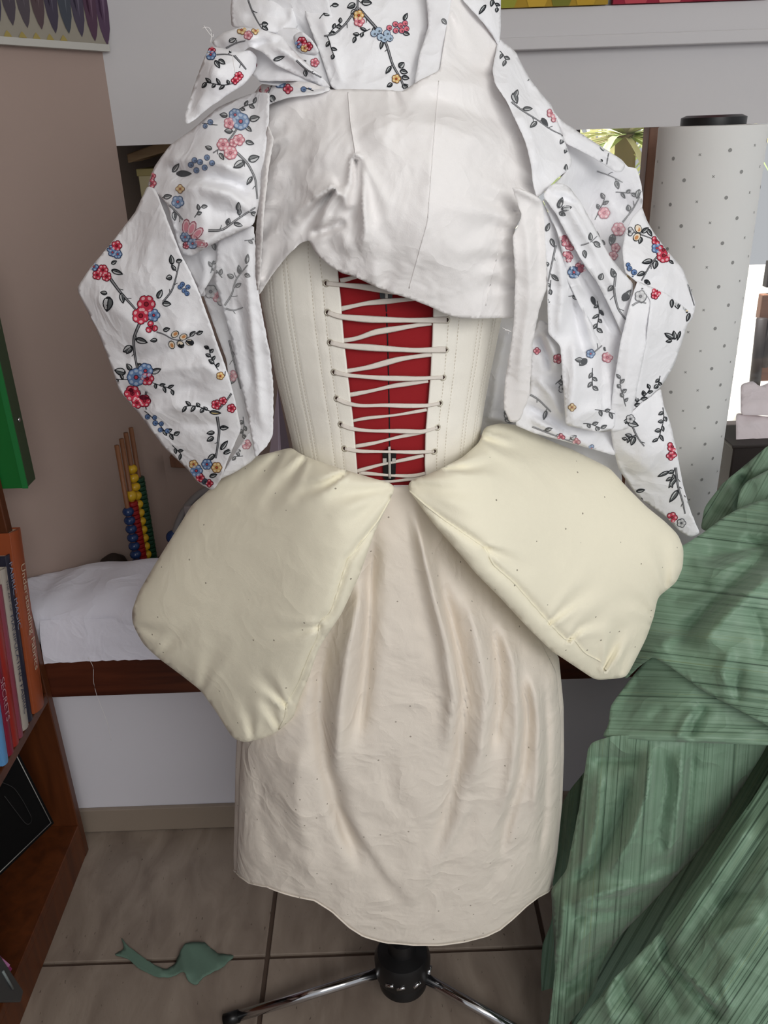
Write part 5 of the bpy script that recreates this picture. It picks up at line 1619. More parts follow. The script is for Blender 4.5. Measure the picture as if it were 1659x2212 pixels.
GS = [
    ('back', [(1513, 1143), (1522, 1095), (1560, 1045), (1600, 1012), (1660, 962), (1760, 930), (1900, 960), (1980, 1100), (1800, 1120), (1700, 1140), (1589, 1130), (1540, 1150)],
     [(1513, 1143, 0.23), (1525, 1092, 0.26), (1600, 1012, 0.29), (1660, 962, 0.30), (1800, 1000, 0.30), (1900, 960, 0.31), (1980, 1100, 0.27), (1589, 1130, 0.20), (1700, 1140, 0.20)],
     [([(1570, 1045), (1590, 1070), (1575, 1110)], 16, 0.014), ([(1600, 1020), (1610, 1060), (1590, 1110)], 10, -0.02), ([(1610, 1020), (1650, 1010), (1700, 980)], 22, 0.014), ([(1525, 1100), (1550, 1110), (1580, 1112)], 14, -0.012)], -58, 61, 0.004),
    ('fold_top', [(1590, 1104), (1598, 1060), (1612, 1040), (1650, 1020), (1720, 985), (1800, 1000), (1800, 1120), (1660, 1110)],
     [(1590, 1104, 0.18), (1612, 1040, 0.22), (1720, 985, 0.25), (1800, 1120, 0.16), (1660, 1110, 0.16)], [([(1620, 1050), (1680, 1040), (1760, 1030)], 26, 0.012)], -62, 62, 0.003),
    ('middle', [(1440, 1190), (1476, 1178), (1520, 1150), (1556, 1122), (1589, 1102), (1625, 1086), (1662, 1076), (1760, 1040), (1860, 1030), (2060, 1120), (2080, 1700), (1900, 1680), (1740, 1612), (1662, 1570), (1586, 1529), (1519, 1493), (1451, 1443), (1410, 1418), (1380, 1440), (1350, 1470), (1330, 1380), (1370, 1280)],
     [(1440, 1190, 0.10), (1520, 1150, 0.13), (1589, 1102, 0.15), (1662, 1076, 0.14), (1820, 1060, 0.08), (2060, 1120, 0.16), (2080, 1700, 0.05), (1900, 1680, -0.14), (1820, 1640, -0.17), (1960, 1400, 0.0), (1662, 1570, -0.15), (1519, 1493, -0.085), (1410, 1418, -0.03), (1350, 1470, 0.03), (1330, 1380, 0.06), (1370, 1280, 0.08),
      (1500, 1240, 0.075), (1480, 1350, -0.01), (1560, 1300, -0.02), (1650, 1250, -0.01), (1600, 1420, -0.10)],
     [([(1680, 1180), (1620, 1225), (1580, 1262), (1530, 1310), (1488, 1358), (1450, 1420)], 26, -0.024), ([(1690, 1230), (1620, 1280), (1560, 1340), (1500, 1410)], 34, 0.022), ([(1500, 1200), (1600, 1190), (1680, 1160)], 20, -0.010),
      ([(1480, 1220), (1560, 1230), (1640, 1200)], 22, 0.008), ([(1600, 1160), (1640, 1180), (1662, 1200)], 12, -0.010), ([(1440, 1300), (1480, 1290), (1540, 1260)], 16, -0.008), ([(1580, 1400), (1560, 1450), (1570, 1490)], 12, 0.010),
      ([(1620, 1300), (1650, 1380), (1640, 1440)], 16, -0.008), ([(1420, 1400), (1450, 1380), (1500, 1370)], 12, 0.008), ([(1600, 1440), (1590, 1480), (1600, 1520)], 10, -0.008)], 7, 63, 0.0045),
    ('lower', [(1362, 1466), (1408, 1412), (1460, 1430), (1519, 1470), (1586, 1510), (1662, 1545), (1760, 1590), (1760, 1618), (1662, 1610), (1560, 1606), (1414, 1601), (1340, 1594), (1300, 1592), (1314, 1566), (1319, 1524)],
     [(1362, 1466, 0.02), (1408, 1412, 0.0), (1519, 1470, -0.06), (1662, 1545, -0.12), (1760, 1618, -0.17), (1560, 1606, -0.125), (1414, 1601, -0.10), (1300, 1592, -0.055), (1319, 1524, -0.02), (1450, 1540, -0.075)],
     [([(1390, 1460), (1360, 1500), (1325, 1560)], 26, -0.010), ([(1500, 1530), (1480, 1560), (1460, 1598)], 10, 0.012), ([(1530, 1520), (1500, 1560), (1490, 1600)], 10, -0.012), ([(1400, 1560), (1420, 1540), (1440, 1530)], 10, -0.008), ([(1320, 1580), (1450, 1588), (1640, 1596)], 8, 0.006)], 2, 64, 0.003),
    ('hanging', [(1270, 1618), (1279, 1603), (1322, 1590), (1417, 1585), (1560, 1590), (1668, 1590), (1646, 1630), (1606, 1696), (1555, 1778), (1500, 1852), (1445, 1912), (1395, 1965), (1352, 2008), (1322, 2045), (1302, 2080), (1292, 2110), (1285, 2138), (1258, 2178), (1228, 2212), (1215, 2420), (1170, 2420),
                 (1184, 2212), (1190, 2173), (1199, 2097), (1196, 2020), (1190, 1922), (1224, 1879), (1251, 1744)],
     [(1270, 1618, -0.05), (1417, 1585, -0.09), (1560, 1590, -0.105), (1700, 1590, -0.12), (1612, 1698, -0.085), (1522, 1857, -0.09), (1414, 1970, -0.09), (1330, 2050, -0.10), (1290, 2140, -0.13), (1215, 2420, -0.20), (1170, 2420, -0.20), (1190, 2173, -0.13), (1190, 1922, -0.06),
      (1251, 1744, -0.045), (1400, 1750, -0.135), (1350, 1880, -0.14), (1270, 1980, -0.14)],
     [([(1270, 1640), (1330, 1640), (1400, 1640)], 16, -0.014), ([(1410, 1600), (1395, 1720), (1360, 1820), (1310, 1900)], 15, 0.020), ([(1430, 1610), (1440, 1700), (1420, 1800), (1440, 1860)], 14, -0.012), ([(1470, 1600), (1470, 1700), (1450, 1820), (1430, 1880)], 18, 0.018),
      ([(1500, 1600), (1490, 1720), (1480, 1820)], 14, -0.014), ([(1370, 1660), (1340, 1760), (1290, 1860), (1225, 1920)], 20, -0.020), ([(1300, 1650), (1290, 1760), (1270, 1850), (1220, 1905)], 14, 0.012),
      ([(1220, 1960), (1300, 1930), (1400, 1905), (1500, 1860)], 14, 0.016), ([(1220, 1985), (1310, 1975), (1400, 1955)], 12, -0.014), ([(1240, 1960), (1290, 1945), (1360, 1940), (1420, 1900)], 8, -0.010), ([(1220, 1930), (1216, 2010), (1200, 2080)], 10, 0.012),
      ([(1260, 2000), (1240, 2060), (1225, 2130)], 14, 0.014), ([(1320, 2020), (1290, 2070), (1240, 2120), (1200, 2140)], 14, -0.014), ([(1280, 2130), (1240, 2150), (1210, 2190)], 14, 0.010)], 94, 65, 0.005),
    ('side', [(1672, 1652), (1622, 1732), (1572, 1800), (1528, 1866), (1492, 1914), (1455, 1965), (1432, 1996), (1428, 2012), (1385, 2056), (1344, 2096), (1318, 2122), (1298, 2150), (1268, 2182), (1240, 2216), (1230, 2420), (1820, 2420), (2060, 2300), (2080, 1620), (1900, 1600), (1720, 1590)],
     [(1660, 1655, -0.14), (1564, 1793, -0.15), (1487, 1907, -0.16), (1429, 1990, -0.17), (1336, 2094, -0.18), (1233, 2214, -0.19), (1230, 2420, -0.27), (1820, 2420, -0.36), (2060, 2300, -0.15), (2080, 1620, 0.02), (1900, 1600, -0.17), (1820, 1560, -0.20), (1960, 1950, -0.16), (1560, 2000, -0.25), (1650, 1850, -0.24), (1450, 2150, -0.25)],
     [([(1640, 1750), (1560, 1870), (1490, 1970), (1440, 2060)], 22, 0.020), ([(1660, 1800), (1600, 1900), (1520, 2010)], 16, -0.010), ([(1430, 2000), (1440, 2070), (1500, 2140), (1570, 2215)], 12, -0.020), ([(1440, 2060), (1490, 2110), (1560, 2180)], 12, 0.016),
      ([(1340, 2095), (1350, 2150), (1400, 2215)], 12, -0.014), ([(1330, 2110), (1310, 2160), (1330, 2215)], 14, 0.012), ([(1540, 1960), (1590, 1930), (1660, 1930)], 18, -0.012), ([(1520, 2040), (1580, 2010), (1660, 1990)], 20, 0.010),
      ([(1380, 2060), (1440, 2120), (1480, 2200)], 16, -0.012), ([(1600, 2060), (1560, 2120), (1580, 2200)], 18, 0.010)], 124, 66, 0.006),
    ('inner', [(1700, 1580), (1560, 1590), (1440, 1800), (1330, 1990), (1250, 2120), (1220, 2300), (1400, 2300), (1700, 1900), (1900, 1700)],
     [(1700, 1580, 0.06), (1560, 1590, 0.06), (1440, 1800, 0.05), (1330, 1990, 0.03), (1250, 2120, -0.02), (1220, 2300, -0.12), (1400, 2300, -0.10), (1700, 1750, 0.05)], [], 120, 67, 0.003),
    ('trailing', [(1290, 1640), (1262, 1668), (1225, 1715), (1200, 1770), (1194, 1800), (1190, 1850), (1178, 1890), (1180, 1912), (1195, 1915), (1192, 1990), (1172, 2040), (1168, 2100), (1174, 2240), (1170, 2420), (1300, 2420), (1300, 2000), (1330, 1700)],
     [(1290, 1640, 0.16), (1225, 1715, 0.18), (1190, 1850, 0.16), (1180, 1912, 0.13), (1192, 1990, 0.09), (1168, 2100, 0.03), (1174, 2240, -0.05), (1170, 2420, -0.155), (1300, 2420, -0.12), (1300, 2000, 0.08), (1330, 1700, 0.17)],
     [([(1240, 1700), (1225, 1780), (1235, 1850)], 16, 0.014), ([(1215, 1740), (1205, 1830), (1188, 1900)], 10, -0.012)], 96, 68, 0.004),
]
for key, outl, ctrl, fo, deg, seed, cr_ in GS:
    o = sheet('cloth_fold', outl, ctrl, tmat(deg), taff, [(f[0], f[1], f[2] * 2.0) + tuple(f[3:]) for f in fo], 8.0, (cr_ * 0.8, 170), seed, key='green_' + key, fray=0.3, crisp=0.85)
# low stool added as a guessed support; its dark timber deepens the shaded gap
stool = empty('stool', (0.70, 0.05, 0.0), 'dark timber stool added under the green taffeta to hold it up and darken the shaded gap between folds', 'stool')
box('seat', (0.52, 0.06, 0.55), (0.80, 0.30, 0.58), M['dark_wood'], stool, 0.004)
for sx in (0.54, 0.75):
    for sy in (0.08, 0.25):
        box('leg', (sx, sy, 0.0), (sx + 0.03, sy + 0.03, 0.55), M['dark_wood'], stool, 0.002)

# scrap of the same cloth on the floor
scrap = empty('green_scrap', tuple(atz(400, 2060, 0.0)), 'torn scrap of green cloth lying on the floor tiles', 'fabric scrap')
sc_o = [(262, 2022), (272, 2040), (300, 2062), (335, 2085), (360, 2094), (380, 2080), (390, 2050), (402, 2036), (440, 2034), (470, 2060), (508, 2063), (480, 2090), (440, 2110), (425, 2128), (405, 2120), (398, 2096), (372, 2110), (340, 2112), (300, 2092), (275, 2070), (245, 2062), (268, 2050)]
V, T, B = fill(sc_o, 6, 1, 0.8, 5)
Pz = 0.003 + 0.010 * np.exp(-(poly_dist(V[:, 0], V[:, 1], [(392, 2045), (402, 2100)])[0] / 16) ** 2) + 0.006 * np.exp(-(poly_dist(V[:, 0], V[:, 1], [(270, 2035), (350, 2100)])[0] / 9) ** 2) + 0.008 * np.exp(-(poly_dist(V[:, 0], V[:, 1], [(425, 2040), (470, 2080)])[0] / 14) ** 2)
Pw = atz(V[:, 0], V[:, 1], Pz)
so = mesh_obj('torn_strip', Pw, orient(Pw, T), plain('dull green cloth', (96, 122, 108), 0.8), scrap, True)
m_ = so.modifiers.new('thickness', 'SOLIDIFY'); m_.thickness = 0.001; m_.offset = -1

# ------------------------------------------------------------------ white bolt of cloth on the bench
bolt = empty('cloth_bolt', (0, 0.52, BZ1), 'white cloth bolt laid along the timber bench behind the hip pads', 'fabric')
nx, na = 90, 40
xs_ = np.linspace(-0.82, 0.56, nx)
vs_, fs = [], []
yc, zc, ry, rz = 0.525, BZ1 + 0.062, 0.118, 0.060
for i, x in enumerate(xs_):
    for k in range(na):
        t = 2 * math.pi * k / na
        wv = 0.004 * math.sin(x * 23 + 2 * math.sin(t)) + 0.003 * math.sin(x * 51 + t * 3) - 0.010 * math.exp(-((x + 0.72) / 0.03) ** 2) * (1 if math.sin(t) > -.3 else 0)
        cc, ss = math.cos(t), math.sin(t)
        zz = zc + (rz + wv) * np.sign(ss) * abs(ss) ** 0.75
        vs_.append((x, min(yc + (ry + wv * 0.5) * np.sign(cc) * abs(cc) ** 0.8, BACKY - (cxn - x) / 0.62 - 0.012), max(BZ1 + 0.0015, zz)))
for i in range(nx - 1):
    for k in range(na):
        fs.append((i * na + k, (i + 1) * na + k, (i + 1) * na + (k + 1) % na, i * na + (k + 1) % na))
fs += [tuple(range(na)), tuple((nx - 1) * na + k for k in range(na))[::-1]]
mesh_obj('roll', vs_, fs, M['white_roll'], bolt, True)
# loose end hanging a little over the bench edge, with a frayed edge
nx = 160
vs_, fs = [], []
xs_ = np.linspace(-0.704, 0.55, nx)
prof = [(0.414, BZ1 + 0.085), (0.402, BZ1 + 0.06), (0.396, BZ1 + 0.03), (0.392, BZ1 + 0.004), (0.3905, BZ1 - 0.004)]
for i, x in enumerate(xs_):
    for j, (y, z) in enumerate(prof):
        fr_ = rng.uniform(-0.0012, 0.0012) if j == len(prof) - 1 else 0
        vs_.append((x, y - 0.002 - 0.0015 * math.sin(x * 19 + j), z + fr_ + 0.002 * math.sin(x * 9) * (j > 2)))
nj = len(prof)
for i in range(nx - 1):
    for j in range(nj - 1):
        fs.append((i * nj + j, i * nj + j + 1, (i + 1) * nj + j + 1, (i + 1) * nj + j))
mesh_obj('loose_end', vs_, fs, M['white_roll'], bolt, True)
tq = [at(x, y, 0.385) for x, y in resample([(190, 1421), (203, 1440), (201, 1470), (208, 1500), (232, 1560), (240, 1600)], 6, False, 4)]
tube('loose_thread', tq, 0.0004, M['lining'], bolt, 4)

# ------------------------------------------------------------------ abacus
ab0 = at(288, 1195, 0.70)
aba = empty('abacus', (ab0[0], 0.70, BZ1), 'toy abacus with upright wooden rods of coloured beads on the bench', 'abacus')
cols = {'blue': plain('blue bead', (28, 52, 96), 0.25), 'red': plain('red bead', (140, 26, 28), 0.3), 'yellow': plain('yellow bead', (196, 156, 30), 0.25), 'green': plain('green bead', (24, 60, 40), 0.35)}
rodm = wood('bead rod', (112, 70, 44), (140, 92, 60), (10, 10, 1), 0.5)
bx0 = at(288, 1190, 0.70)[0]
o = box('base', (bx0 - 0.075, 0.655, BZ1), (bx0 + 0.115, 0.755, BZ1 + 0.022), M['dark_wood'], aba, 0.004)
o = lathe('end_block', [(0.035, 0.022), (0.035, 0.055), (0.028, 0.075), (0.012, 0.086)], (at(240, 1190, 0.69)[0], 0.69, BZ1), M['dark_wood'], aba, 24)
rods = [(252, 962, 0.665, 'blue', 1080, None), (262, 948, 0.685, 'red', 1078, 'yellow'), (271.5, 935, 0.705, 'yellow', 1003, None), (282.5, 924, 0.725, 'green', 1022, None)]
for px_, py_, yy, cn, pb, top in rods:
    tp = at(px_, py_, yy)
    tube('rod', [(tp[0], yy, BZ1 + 0.02), (tp[0], yy, tp[2])], 0.0052, rodm, aba, 12)
    q = None
    zt = BZ1 + 0.3
    for zz in np.linspace(BZ1, tp[2], 400):
        if proj(np.array([tp[0], yy, zz]))[1] < pb:
            zt = zz
            break
    h = 0.0215 if cn in ('blue', 'yellow') else 0.0105
    z = BZ1 + 0.024
    prof = [(0.0055, -h / 2)] + [(0.0128 * math.cos(a), h / 2 * math.sin(a)) for a in np.linspace(-1.2, 1.2, 9)] + [(0.0055, h / 2)] if h > 0.02 else [(0.006, -h / 2), (0.0118, -h / 2 + 0.0012), (0.0128, 0), (0.0118, h / 2 - 0.0012), (0.006, h / 2)]
    n_ = int((zt - z) / h)
    first = None
    for k in range(n_):
        zc_ = z + (k + 0.5) * h
        if first is None:
            first = lathe('bead', prof, (tp[0], yy, zc_), cols[cn], aba, 20)
            z0_ = zc_
        else:
            c = first.copy()
            COL.objects.link(c)
            c.parent = aba
            c.location = (0, 0, zc_ - z0_)
    if top:
        hh = 0.026
        pr2 = [(0.0055, -hh / 2)] + [(0.0135 * math.cos(a), hh / 2 * math.sin(a)) for a in np.linspace(-1.2, 1.2, 9)] + [(0.0055, hh / 2)]
        lathe('bead', pr2, (tp[0], yy, z + n_ * h + hh / 2), cols[top], aba, 20)

# grey hoop and blue knob showing between sleeve and hip pad
hoop = empty('wire_hoop', tuple(at(420, 1150, 0.66)), 'grey ridged plastic hoop behind the left hip pad', 'hoop')
hp = resample([(376, 1160), (383, 1132), (396, 1104), (414, 1080), (436, 1062), (462, 1050), (492, 1046), (520, 1052)], 6, False, 5)
tube('outer_rim', [at(x, y, 0.66) for x, y in hp], 0.0075, plain('grey plastic', (128, 124, 124), 0.4), hoop, 12)
tube('inner_groove', [at(x + 9, y + 10, 0.655) for x, y in hp], 0.0035, M['black_plastic'], hoop, 10)
tube('inner_rim', [at(x + 16, y + 18, 0.66) for x, y in hp], 0.006, plain('grey plastic b', (134, 128, 126), 0.4), hoop, 12)
box('bracket', tuple(at(408, 1100, 0.66) + (-0.008, -0.014, -0.012)), tuple(at(408, 1100, 0.66) + (0.010, 0.0, 0.012)), plain('grey plastic c', (140, 132, 132), 0.45), hoop, 0.002)
k0 = at(374, 1160, 0.66)
mesh_k = lathe('blue_knob', [(0.001, -0.016)] + [(0.016 * math.cos(a), 0.016 * math.sin(a)) for a in np.linspace(-1.4, 1.4, 11)] + [(0.001, 0.016)], k0, cols['blue'], None, 24)
tag(mesh_k, 'small round blue knob peeping out beside the left hip pad', 'knob')
pg = at(385, 992, BACKY)
pegw = hexa('wall_peg', [pg + (-0.012, -0.035, -0.008), pg + (0.03, -0.035, -0.012), pg + (0.03, 0.0, -0.012), pg + (-0.012, 0.0, -0.008), pg + (-0.012, -0.035, 0.02), pg + (0.03, -0.035, 0.02), pg + (0.03, 0.0, 0.02), pg + (-0.012, 0.0, 0.02)], M['frame_wood'], None, 0.002)
tag(pegw, 'small brown wooden peg on the mauve wall under the sleeve', 'peg')
# lavender paper cone glimpsed between the facing strip and the stays
lv = empty('lavender_card', tuple(at(602, 1040, 0.36)), 'pale lavender folded card standing behind the corset', 'card')
a1, a2, a3, a4 = at(600, 838, 0.36), at(585, 1010, 0.34), at(609, 1010, 0.34), at(624, 1010, 0.40)
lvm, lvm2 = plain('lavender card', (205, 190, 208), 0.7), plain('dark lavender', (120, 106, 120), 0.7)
b2, b3, b4 = a2.copy(), a3.copy(), a4.copy()
for b_ in (b2, b3, b4):
    b_[2] = BZ1 + 0.001
    b_[1] = b_[1] + 0.33
    b_[0] = b_[0] * 1.15
a1 = a1 + np.array([0, 0.3, 0.0]); a1 = at(600, 838, a1[1])
a2 = at(578, 1010, 0.67); a3 = at(609, 1010, 0.67); a4 = at(634, 1010, 0.72)
mesh_obj('face', [a1, a2, a3, (a2[0], 0.67, BZ1), (a3[0], 0.67, BZ1), (a1[0], 0.78, BZ1)], [(0, 1, 2), (1, 3, 4, 2), (0, 5, 3, 1)], lvm, lv)
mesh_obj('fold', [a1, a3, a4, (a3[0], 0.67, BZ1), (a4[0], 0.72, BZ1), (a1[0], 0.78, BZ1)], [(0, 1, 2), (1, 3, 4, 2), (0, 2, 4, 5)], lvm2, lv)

# ------------------------------------------------------------------ pattern paper roll
ptop = at(1541, 262, 0.66)
PR = float((at(1655, 262, 0.66)[0] - at(1427, 275, 0.66)[0]) / 2) * 0.99
roll = empty('paper_roll', (ptop[0], 0.66, BZ1), 'tall roll of white dot-and-cross pattern paper standing on the bench', 'paper roll')
rc_ = np.array([ptop[0], 0.66, 0.0])
ztop_ = float(at(1541, 272, 0.60)[2])
lathe('paper', [(PR - 0.004, BZ1 + 0.001), (PR, BZ1 + 0.004), (PR, ztop_ - 0.002), (PR - 0.001, ztop_), (PR * 0.62, ztop_ + 0.001), (PR * 0.58, ztop_ - 0.03)], rc_, M['paper'], roll, 96)
lathe('core_plug', [(PR * 0.57, ztop_ - 0.03), (PR * 0.60, ztop_ + 0.004), (PR * 0.60, ztop_ + 0.014), (PR * 0.50, ztop_ + 0.018), (PR * 0.34, ztop_ + 0.012)], rc_, M['black_plastic'], roll, 64)
# printed dots and crosses
pv, pf = [], []


def on_cyl(a, z, r=PR + 0.0004):
    return (rc_[0] + r * math.sin(a), rc_[1] - r * math.cos(a), z)


dotm = plain('grey print', (150, 150, 148), 0.8)
dz, da = 0.0400, 0.0505 / PR
for row in range(24):
    z = ztop_ - 0.040 - row * dz
    if z < BZ1 + 0.02:
        break
    for k in range(-16, 16):
        a = k * da + (row % 2) * da * 0.5 + row * 0.02
        if abs(a) > 3.1:
            continue
        zz = z + 0.012 * a
        k0 = len(pv)
        if k % 2 == 0:
            for j in range(8):
                t = 2 * math.pi * j / 8
                pv.append(on_cyl(a + 0.0035 * math.cos(t) / PR, zz + 0.0035 * math.sin(t)))
            pf.append(tuple(range(k0, k0 + 8)))
        else:
            for s in (1, -1):
                k0 = len(pv)
                for u, w_ in ((-0.0028, -0.0006), (0.0028, -0.0006), (0.0028, 0.0006), (-0.0028, 0.0006)):
                    c45, s45 = math.cos(s * 0.78), math.sin(s * 0.78)
                    pv.append(on_cyl(a + (u * c45 - w_ * s45) / PR, zz + u * s45 + w_ * c45))
                pf.append(tuple(range(k0, k0 + 4)))
pd = mesh_obj('dot_print', pv, pf, dotm, roll)
pd['kind'] = 'stuff'

# ------------------------------------------------------------------ things beyond the roll on the right
heap = empty('pale_cloth_heap', tuple(at(1640, 930, 0.80)), 'crumpled pale pinkish cloth piled on the bench behind the paper roll', 'fabric')
hm = fabric('pale pink cloth', (226, 216, 220))
sheet('cloth_fold', [(1600, 830), (1628, 822), (1640, 836), (1662, 826), (1760, 800), (1760, 900), (1600, 896)], [(1600, 830, 0.86), (1760, 800, 0.88), (1760, 900, 0.78), (1600, 896, 0.78)], hm, heap, [([(1600, 870), (1660, 868), (1740, 860)], 9, 0.01)], 7, (0.004, 60), 71, key='heap1')
sheet('cloth_fold', [(1590, 892), (1660, 900), (1760, 890), (1760, 985), (1640, 968), (1590, 966)], [(1590, 892, 0.80), (1760, 890, 0.80), (1760, 985, 0.72), (1590, 966, 0.74)], hm, heap, [([(1600, 915), (1660, 910), (1740, 905)], 8, 0.01)], 7, (0.004, 60), 72, key='heap2')
tray = empty('dark_tray', (1.0, 0.75, BZ1), 'dark brown wooden tray under the pale cloth heap', 'tray')
ta = at(1585, 968, 0.72)
box('body', (ta[0], 0.72, BZ1 + 0.001), (ta[0] + 0.5, 0.88, ta[2]), M['dark_wood'], tray, 0.003)
box('rim', (ta[0] - 0.006, 0.714, ta[2]), (ta[0] + 0.5, 0.886, ta[2] + 0.008), M['dark_wood'], tray, 0.002)

chair = empty('garden_chair', (1.35, 1.45, 0.0), 'brown wooden chair with dark legs outside behind the paper roll', 'chair')
cw = wood('chair timber', (112, 74, 52), (146, 100, 72), (1.5, 12, 12), 0.5)
yc_ = 1.45
for (x0_, y0_), (x1_, y1_), yy, mt, nm in (((1640, 632), (1800, 690), 1.45, cw, 'rail'), ((1640, 778), (1800, 824), 1.45, cw, 'rail'), ((1655, 560), (1800, 622), 1.47, M['dark_wood'], 'back_rest')):
    p0, p1 = at(x0_, y1_, yy), at(x1_, y0_, yy)
    box(nm, (p0[0], yy, p0[2]), (p1[0], yy + 0.03, p1[2]), mt, chair, 0.003)
for a0, a1_ in (((1646, 688), (1630, 832)), ((1668, 690), (1650, 775))):
    p0, p1 = at(a0[0], a0[1], 1.43), at(a1_[0], a1_[1], 1.43)
    tube('leg', [p0, p1 + (p1 - p0) * 0.2], 0.016, M['dark_wood'], chair, 10)
for sx in (0.0, 0.5):
    box('leg', (p1[0] + sx + 0.08, 1.46, -0.1), (p1[0] + sx + 0.12, 1.50, 0.9), M['dark_wood'], chair, 0.003)

# pieces stored in the recess
pl = empty('pine_plank', tuple(at(320, 340, 1.12)), 'pale pine plank lying tilted in the recess under the bulkhead', 'plank')
q = [at(x, y, 1.10) for x, y in ((276, 352), (420, 310), (420, 280), (274, 333))]
hexa('board', [q[0], q[1], q[1] + (0, 0.12, 0), q[0] + (0, 0.12, 0), q[3], q[2], q[2] + (0, 0.12, 0), q[3] + (0, 0.12, 0)], M['pine'], pl, 0.002)
cb = empty('cream_box', tuple(at(320, 460, 1.10)), 'cream cardboard box standing in the recess beside the sleeve', 'box')
p0, p1 = at(297, 369, 1.08), at(390, 369, 1.08)
cm = plain('cream card', (176, 166, 132), 0.8)
box('carton', (p0[0], 1.08, 1.221), (p1[0], 1.24, p0[2]), cm, cb, 0.002)
box('lid', (p0[0] - 0.003, 1.077, p0[2] - 0.012), (p1[0] + 0.003, 1.243, p0[2] + 0.004), plain('olive card', (150, 138, 92), 0.8), cb, 0.002)
rs2 = box('wall_recess_sill', (cxn, BACKY + 0.10, 1.18), (0.30, BACKY + 0.42, 1.22), M['wall_mauve'])
tag(rs2, kind='structure')

# ------------------------------------------------------------------ paintings
def canvas(name, origin, ux, uz, nrm, w_, h_, depth, label, shapes, edge):
    """a stretched canvas; shapes are (polygon in 0..1, colour)"""
    o_, ux, uz, nrm = [np.asarray(v, float) for v in (origin, ux, uz, nrm)]
    root = empty(name, tuple(o_), label, 'painting')
    b = -nrm * 0.0
    P = [o_, o_ + ux * w_, o_ + ux * w_ - nrm * depth, o_ - nrm * depth]
    P = [p + nrm * depth for p in P]
    P8 = P + [p + uz * h_ for p in P]
    c = hexa('canvas', P8, edge, root, 0.002)
    vs_, fs, cs = [], [], []
    for i, (poly, col) in enumerate(shapes):
        k = len(vs_)
        for u, v in poly:
            vs_.append(o_ + ux * (u * w_) + uz * (v * h_) + nrm * (depth + 0.0008 + 0.0002 * (i % 7 + (3 if i > 0 else 0))))
        fs.append(tuple(range(k, k + len(poly))))
        cs.append(lin(col))
    o = mesh_obj('painted_shapes', vs_, fs, M['paint'], root)
    ca = o.data.color_attributes.new('Col', 'FLOAT_COLOR', 'CORNER')
    arr = np.ones((len(o.data.loops), 4), np.float32)
    for p, cc in zip(o.data.polygons, cs):
        arr[p.loop_start:p.loop_start + p.loop_total, :3] = cc
    ca.data.foreach_set('color', arr.ravel())
    return root


# left painting on the angled wall
uw = np.array([0.62, 1.0, 0]); uw /= np.linalg.norm(uw)
nw = np.array([1.0, -0.62, 0]); nw /= np.linalg.norm(nw)


def on_left(px, py, off=0.0):
    d = ray(px, py)
    p0 = np.array([cxn, BACKY, 0]) + nw * off
    return CAM + d * (((p0 - CAM) @ nw) / (d @ nw))


pa, pb_ = on_left(237, 112, 0.02), on_left(-40, 92, 0.02)
wd = float((pa - pb_) @ uw)
org = pb_ - nw * 0.02
org[2] = (pa[2] + pb_[2]) / 2
sh = [([(0, 0), (1, 0), (1, 1), (0, 1)], (150, 144, 132)), ([(0, 0), (1, 0), (1, 0.03), (0, 0.03)], (190, 188, 182))]
r_ = np.random.RandomState(3)
nl = 10
for i in range(nl):
    u = -0.02 + i * 0.106
    dk = (70 + r_.randint(22), 62 + r_.randint(14), 74 + r_.randint(18))
    tip = 0.085 - 0.005 * i + r_.uniform(-.015, .015)
    w2 = 0.054
    c_ = u + 0.05
    sh.append(([(c_, tip), (c_ + w2 * .4, tip + 0.025), (c_ + w2 * .8, tip + 0.07), (c_ + w2, tip + 0.14), (c_ + w2, 1), (c_ - w2, 1), (c_ - w2, tip + 0.14), (c_ - w2 * .8, tip + 0.07), (c_ - w2 * .4, tip + 0.025)], dk))
    sh.append(([(c_ + w2 * .1, tip + 0.08), (c_ + w2 * .55, tip + 0.2), (c_ + w2 * .7, 1), (c_ + w2 * .15, 1)], tuple(min(255, v + 26) for v in dk)))
    sh.append(([(c_ - w2 * .5, tip + 0.14), (c_ - w2 * .2, tip + 0.1), (c_ - w2 * .15, 1), (c_ - w2 * .6, 1)], tuple(max(0, v - 26) for v in dk)))
    if i < 6:
        sh.append(([(c_ + 0.025, 0.03), (c_ + 0.085, 0.03), (c_ + 0.07, 0.045), (c_ + 0.055, 0.055), (c_ + 0.04, 0.045)], (158, 142, 84)))
canvas('leaf_painting', org, uw, (0, 0, 1), nw, wd, 0.42, 0.02, 'painting of dark purple hanging leaves on the mauve wall', sh, plain('canvas edge', (186, 182, 176), 0.8))
# two on the ledge of the trim
zl = zt1
for (xa, xb, pyb, nm, lab, basec, others) in (
        (1050, 1313, 22, 'yellow_painting', 'olive yellow painting resting on the white trim ledge', (168, 136, 48), [((150, 150, 60), .1), ((196, 160, 60), .35), ((120, 120, 50), .55), ((186, 150, 52), .75)]),
        (1325, 1659, 10, 'red_painting', 'red and pink painting resting on the white trim ledge', (150, 42, 62), [((186, 74, 86), .08), ((206, 112, 112), .3), ((130, 30, 52), .52), ((190, 84, 90), .74)])):
    p0, p1 = at(xa, pyb, BACKY - 0.04), at(xb, pyb, BACKY - 0.04)
    sh = [([(0, 0), (1, 0), (1, 1), (0, 1)], basec)]
    for c, u in others:
        sh.append(([(u, 0.0), (u + 0.13, 0.0), (u + 0.2, 0.15), (u + 0.12, 0.5), (u + 0.02, 0.4), (u - 0.04, 0.12)], c))
    canvas(nm, (p0[0], BACKY - 0.02, zl + 0.001), (1, 0, 0), (0, 0, 1), (0, -1, 0), p1[0] - p0[0], 0.25, 0.016, lab, sh, plain(nm + ' edge', basec, 0.7))

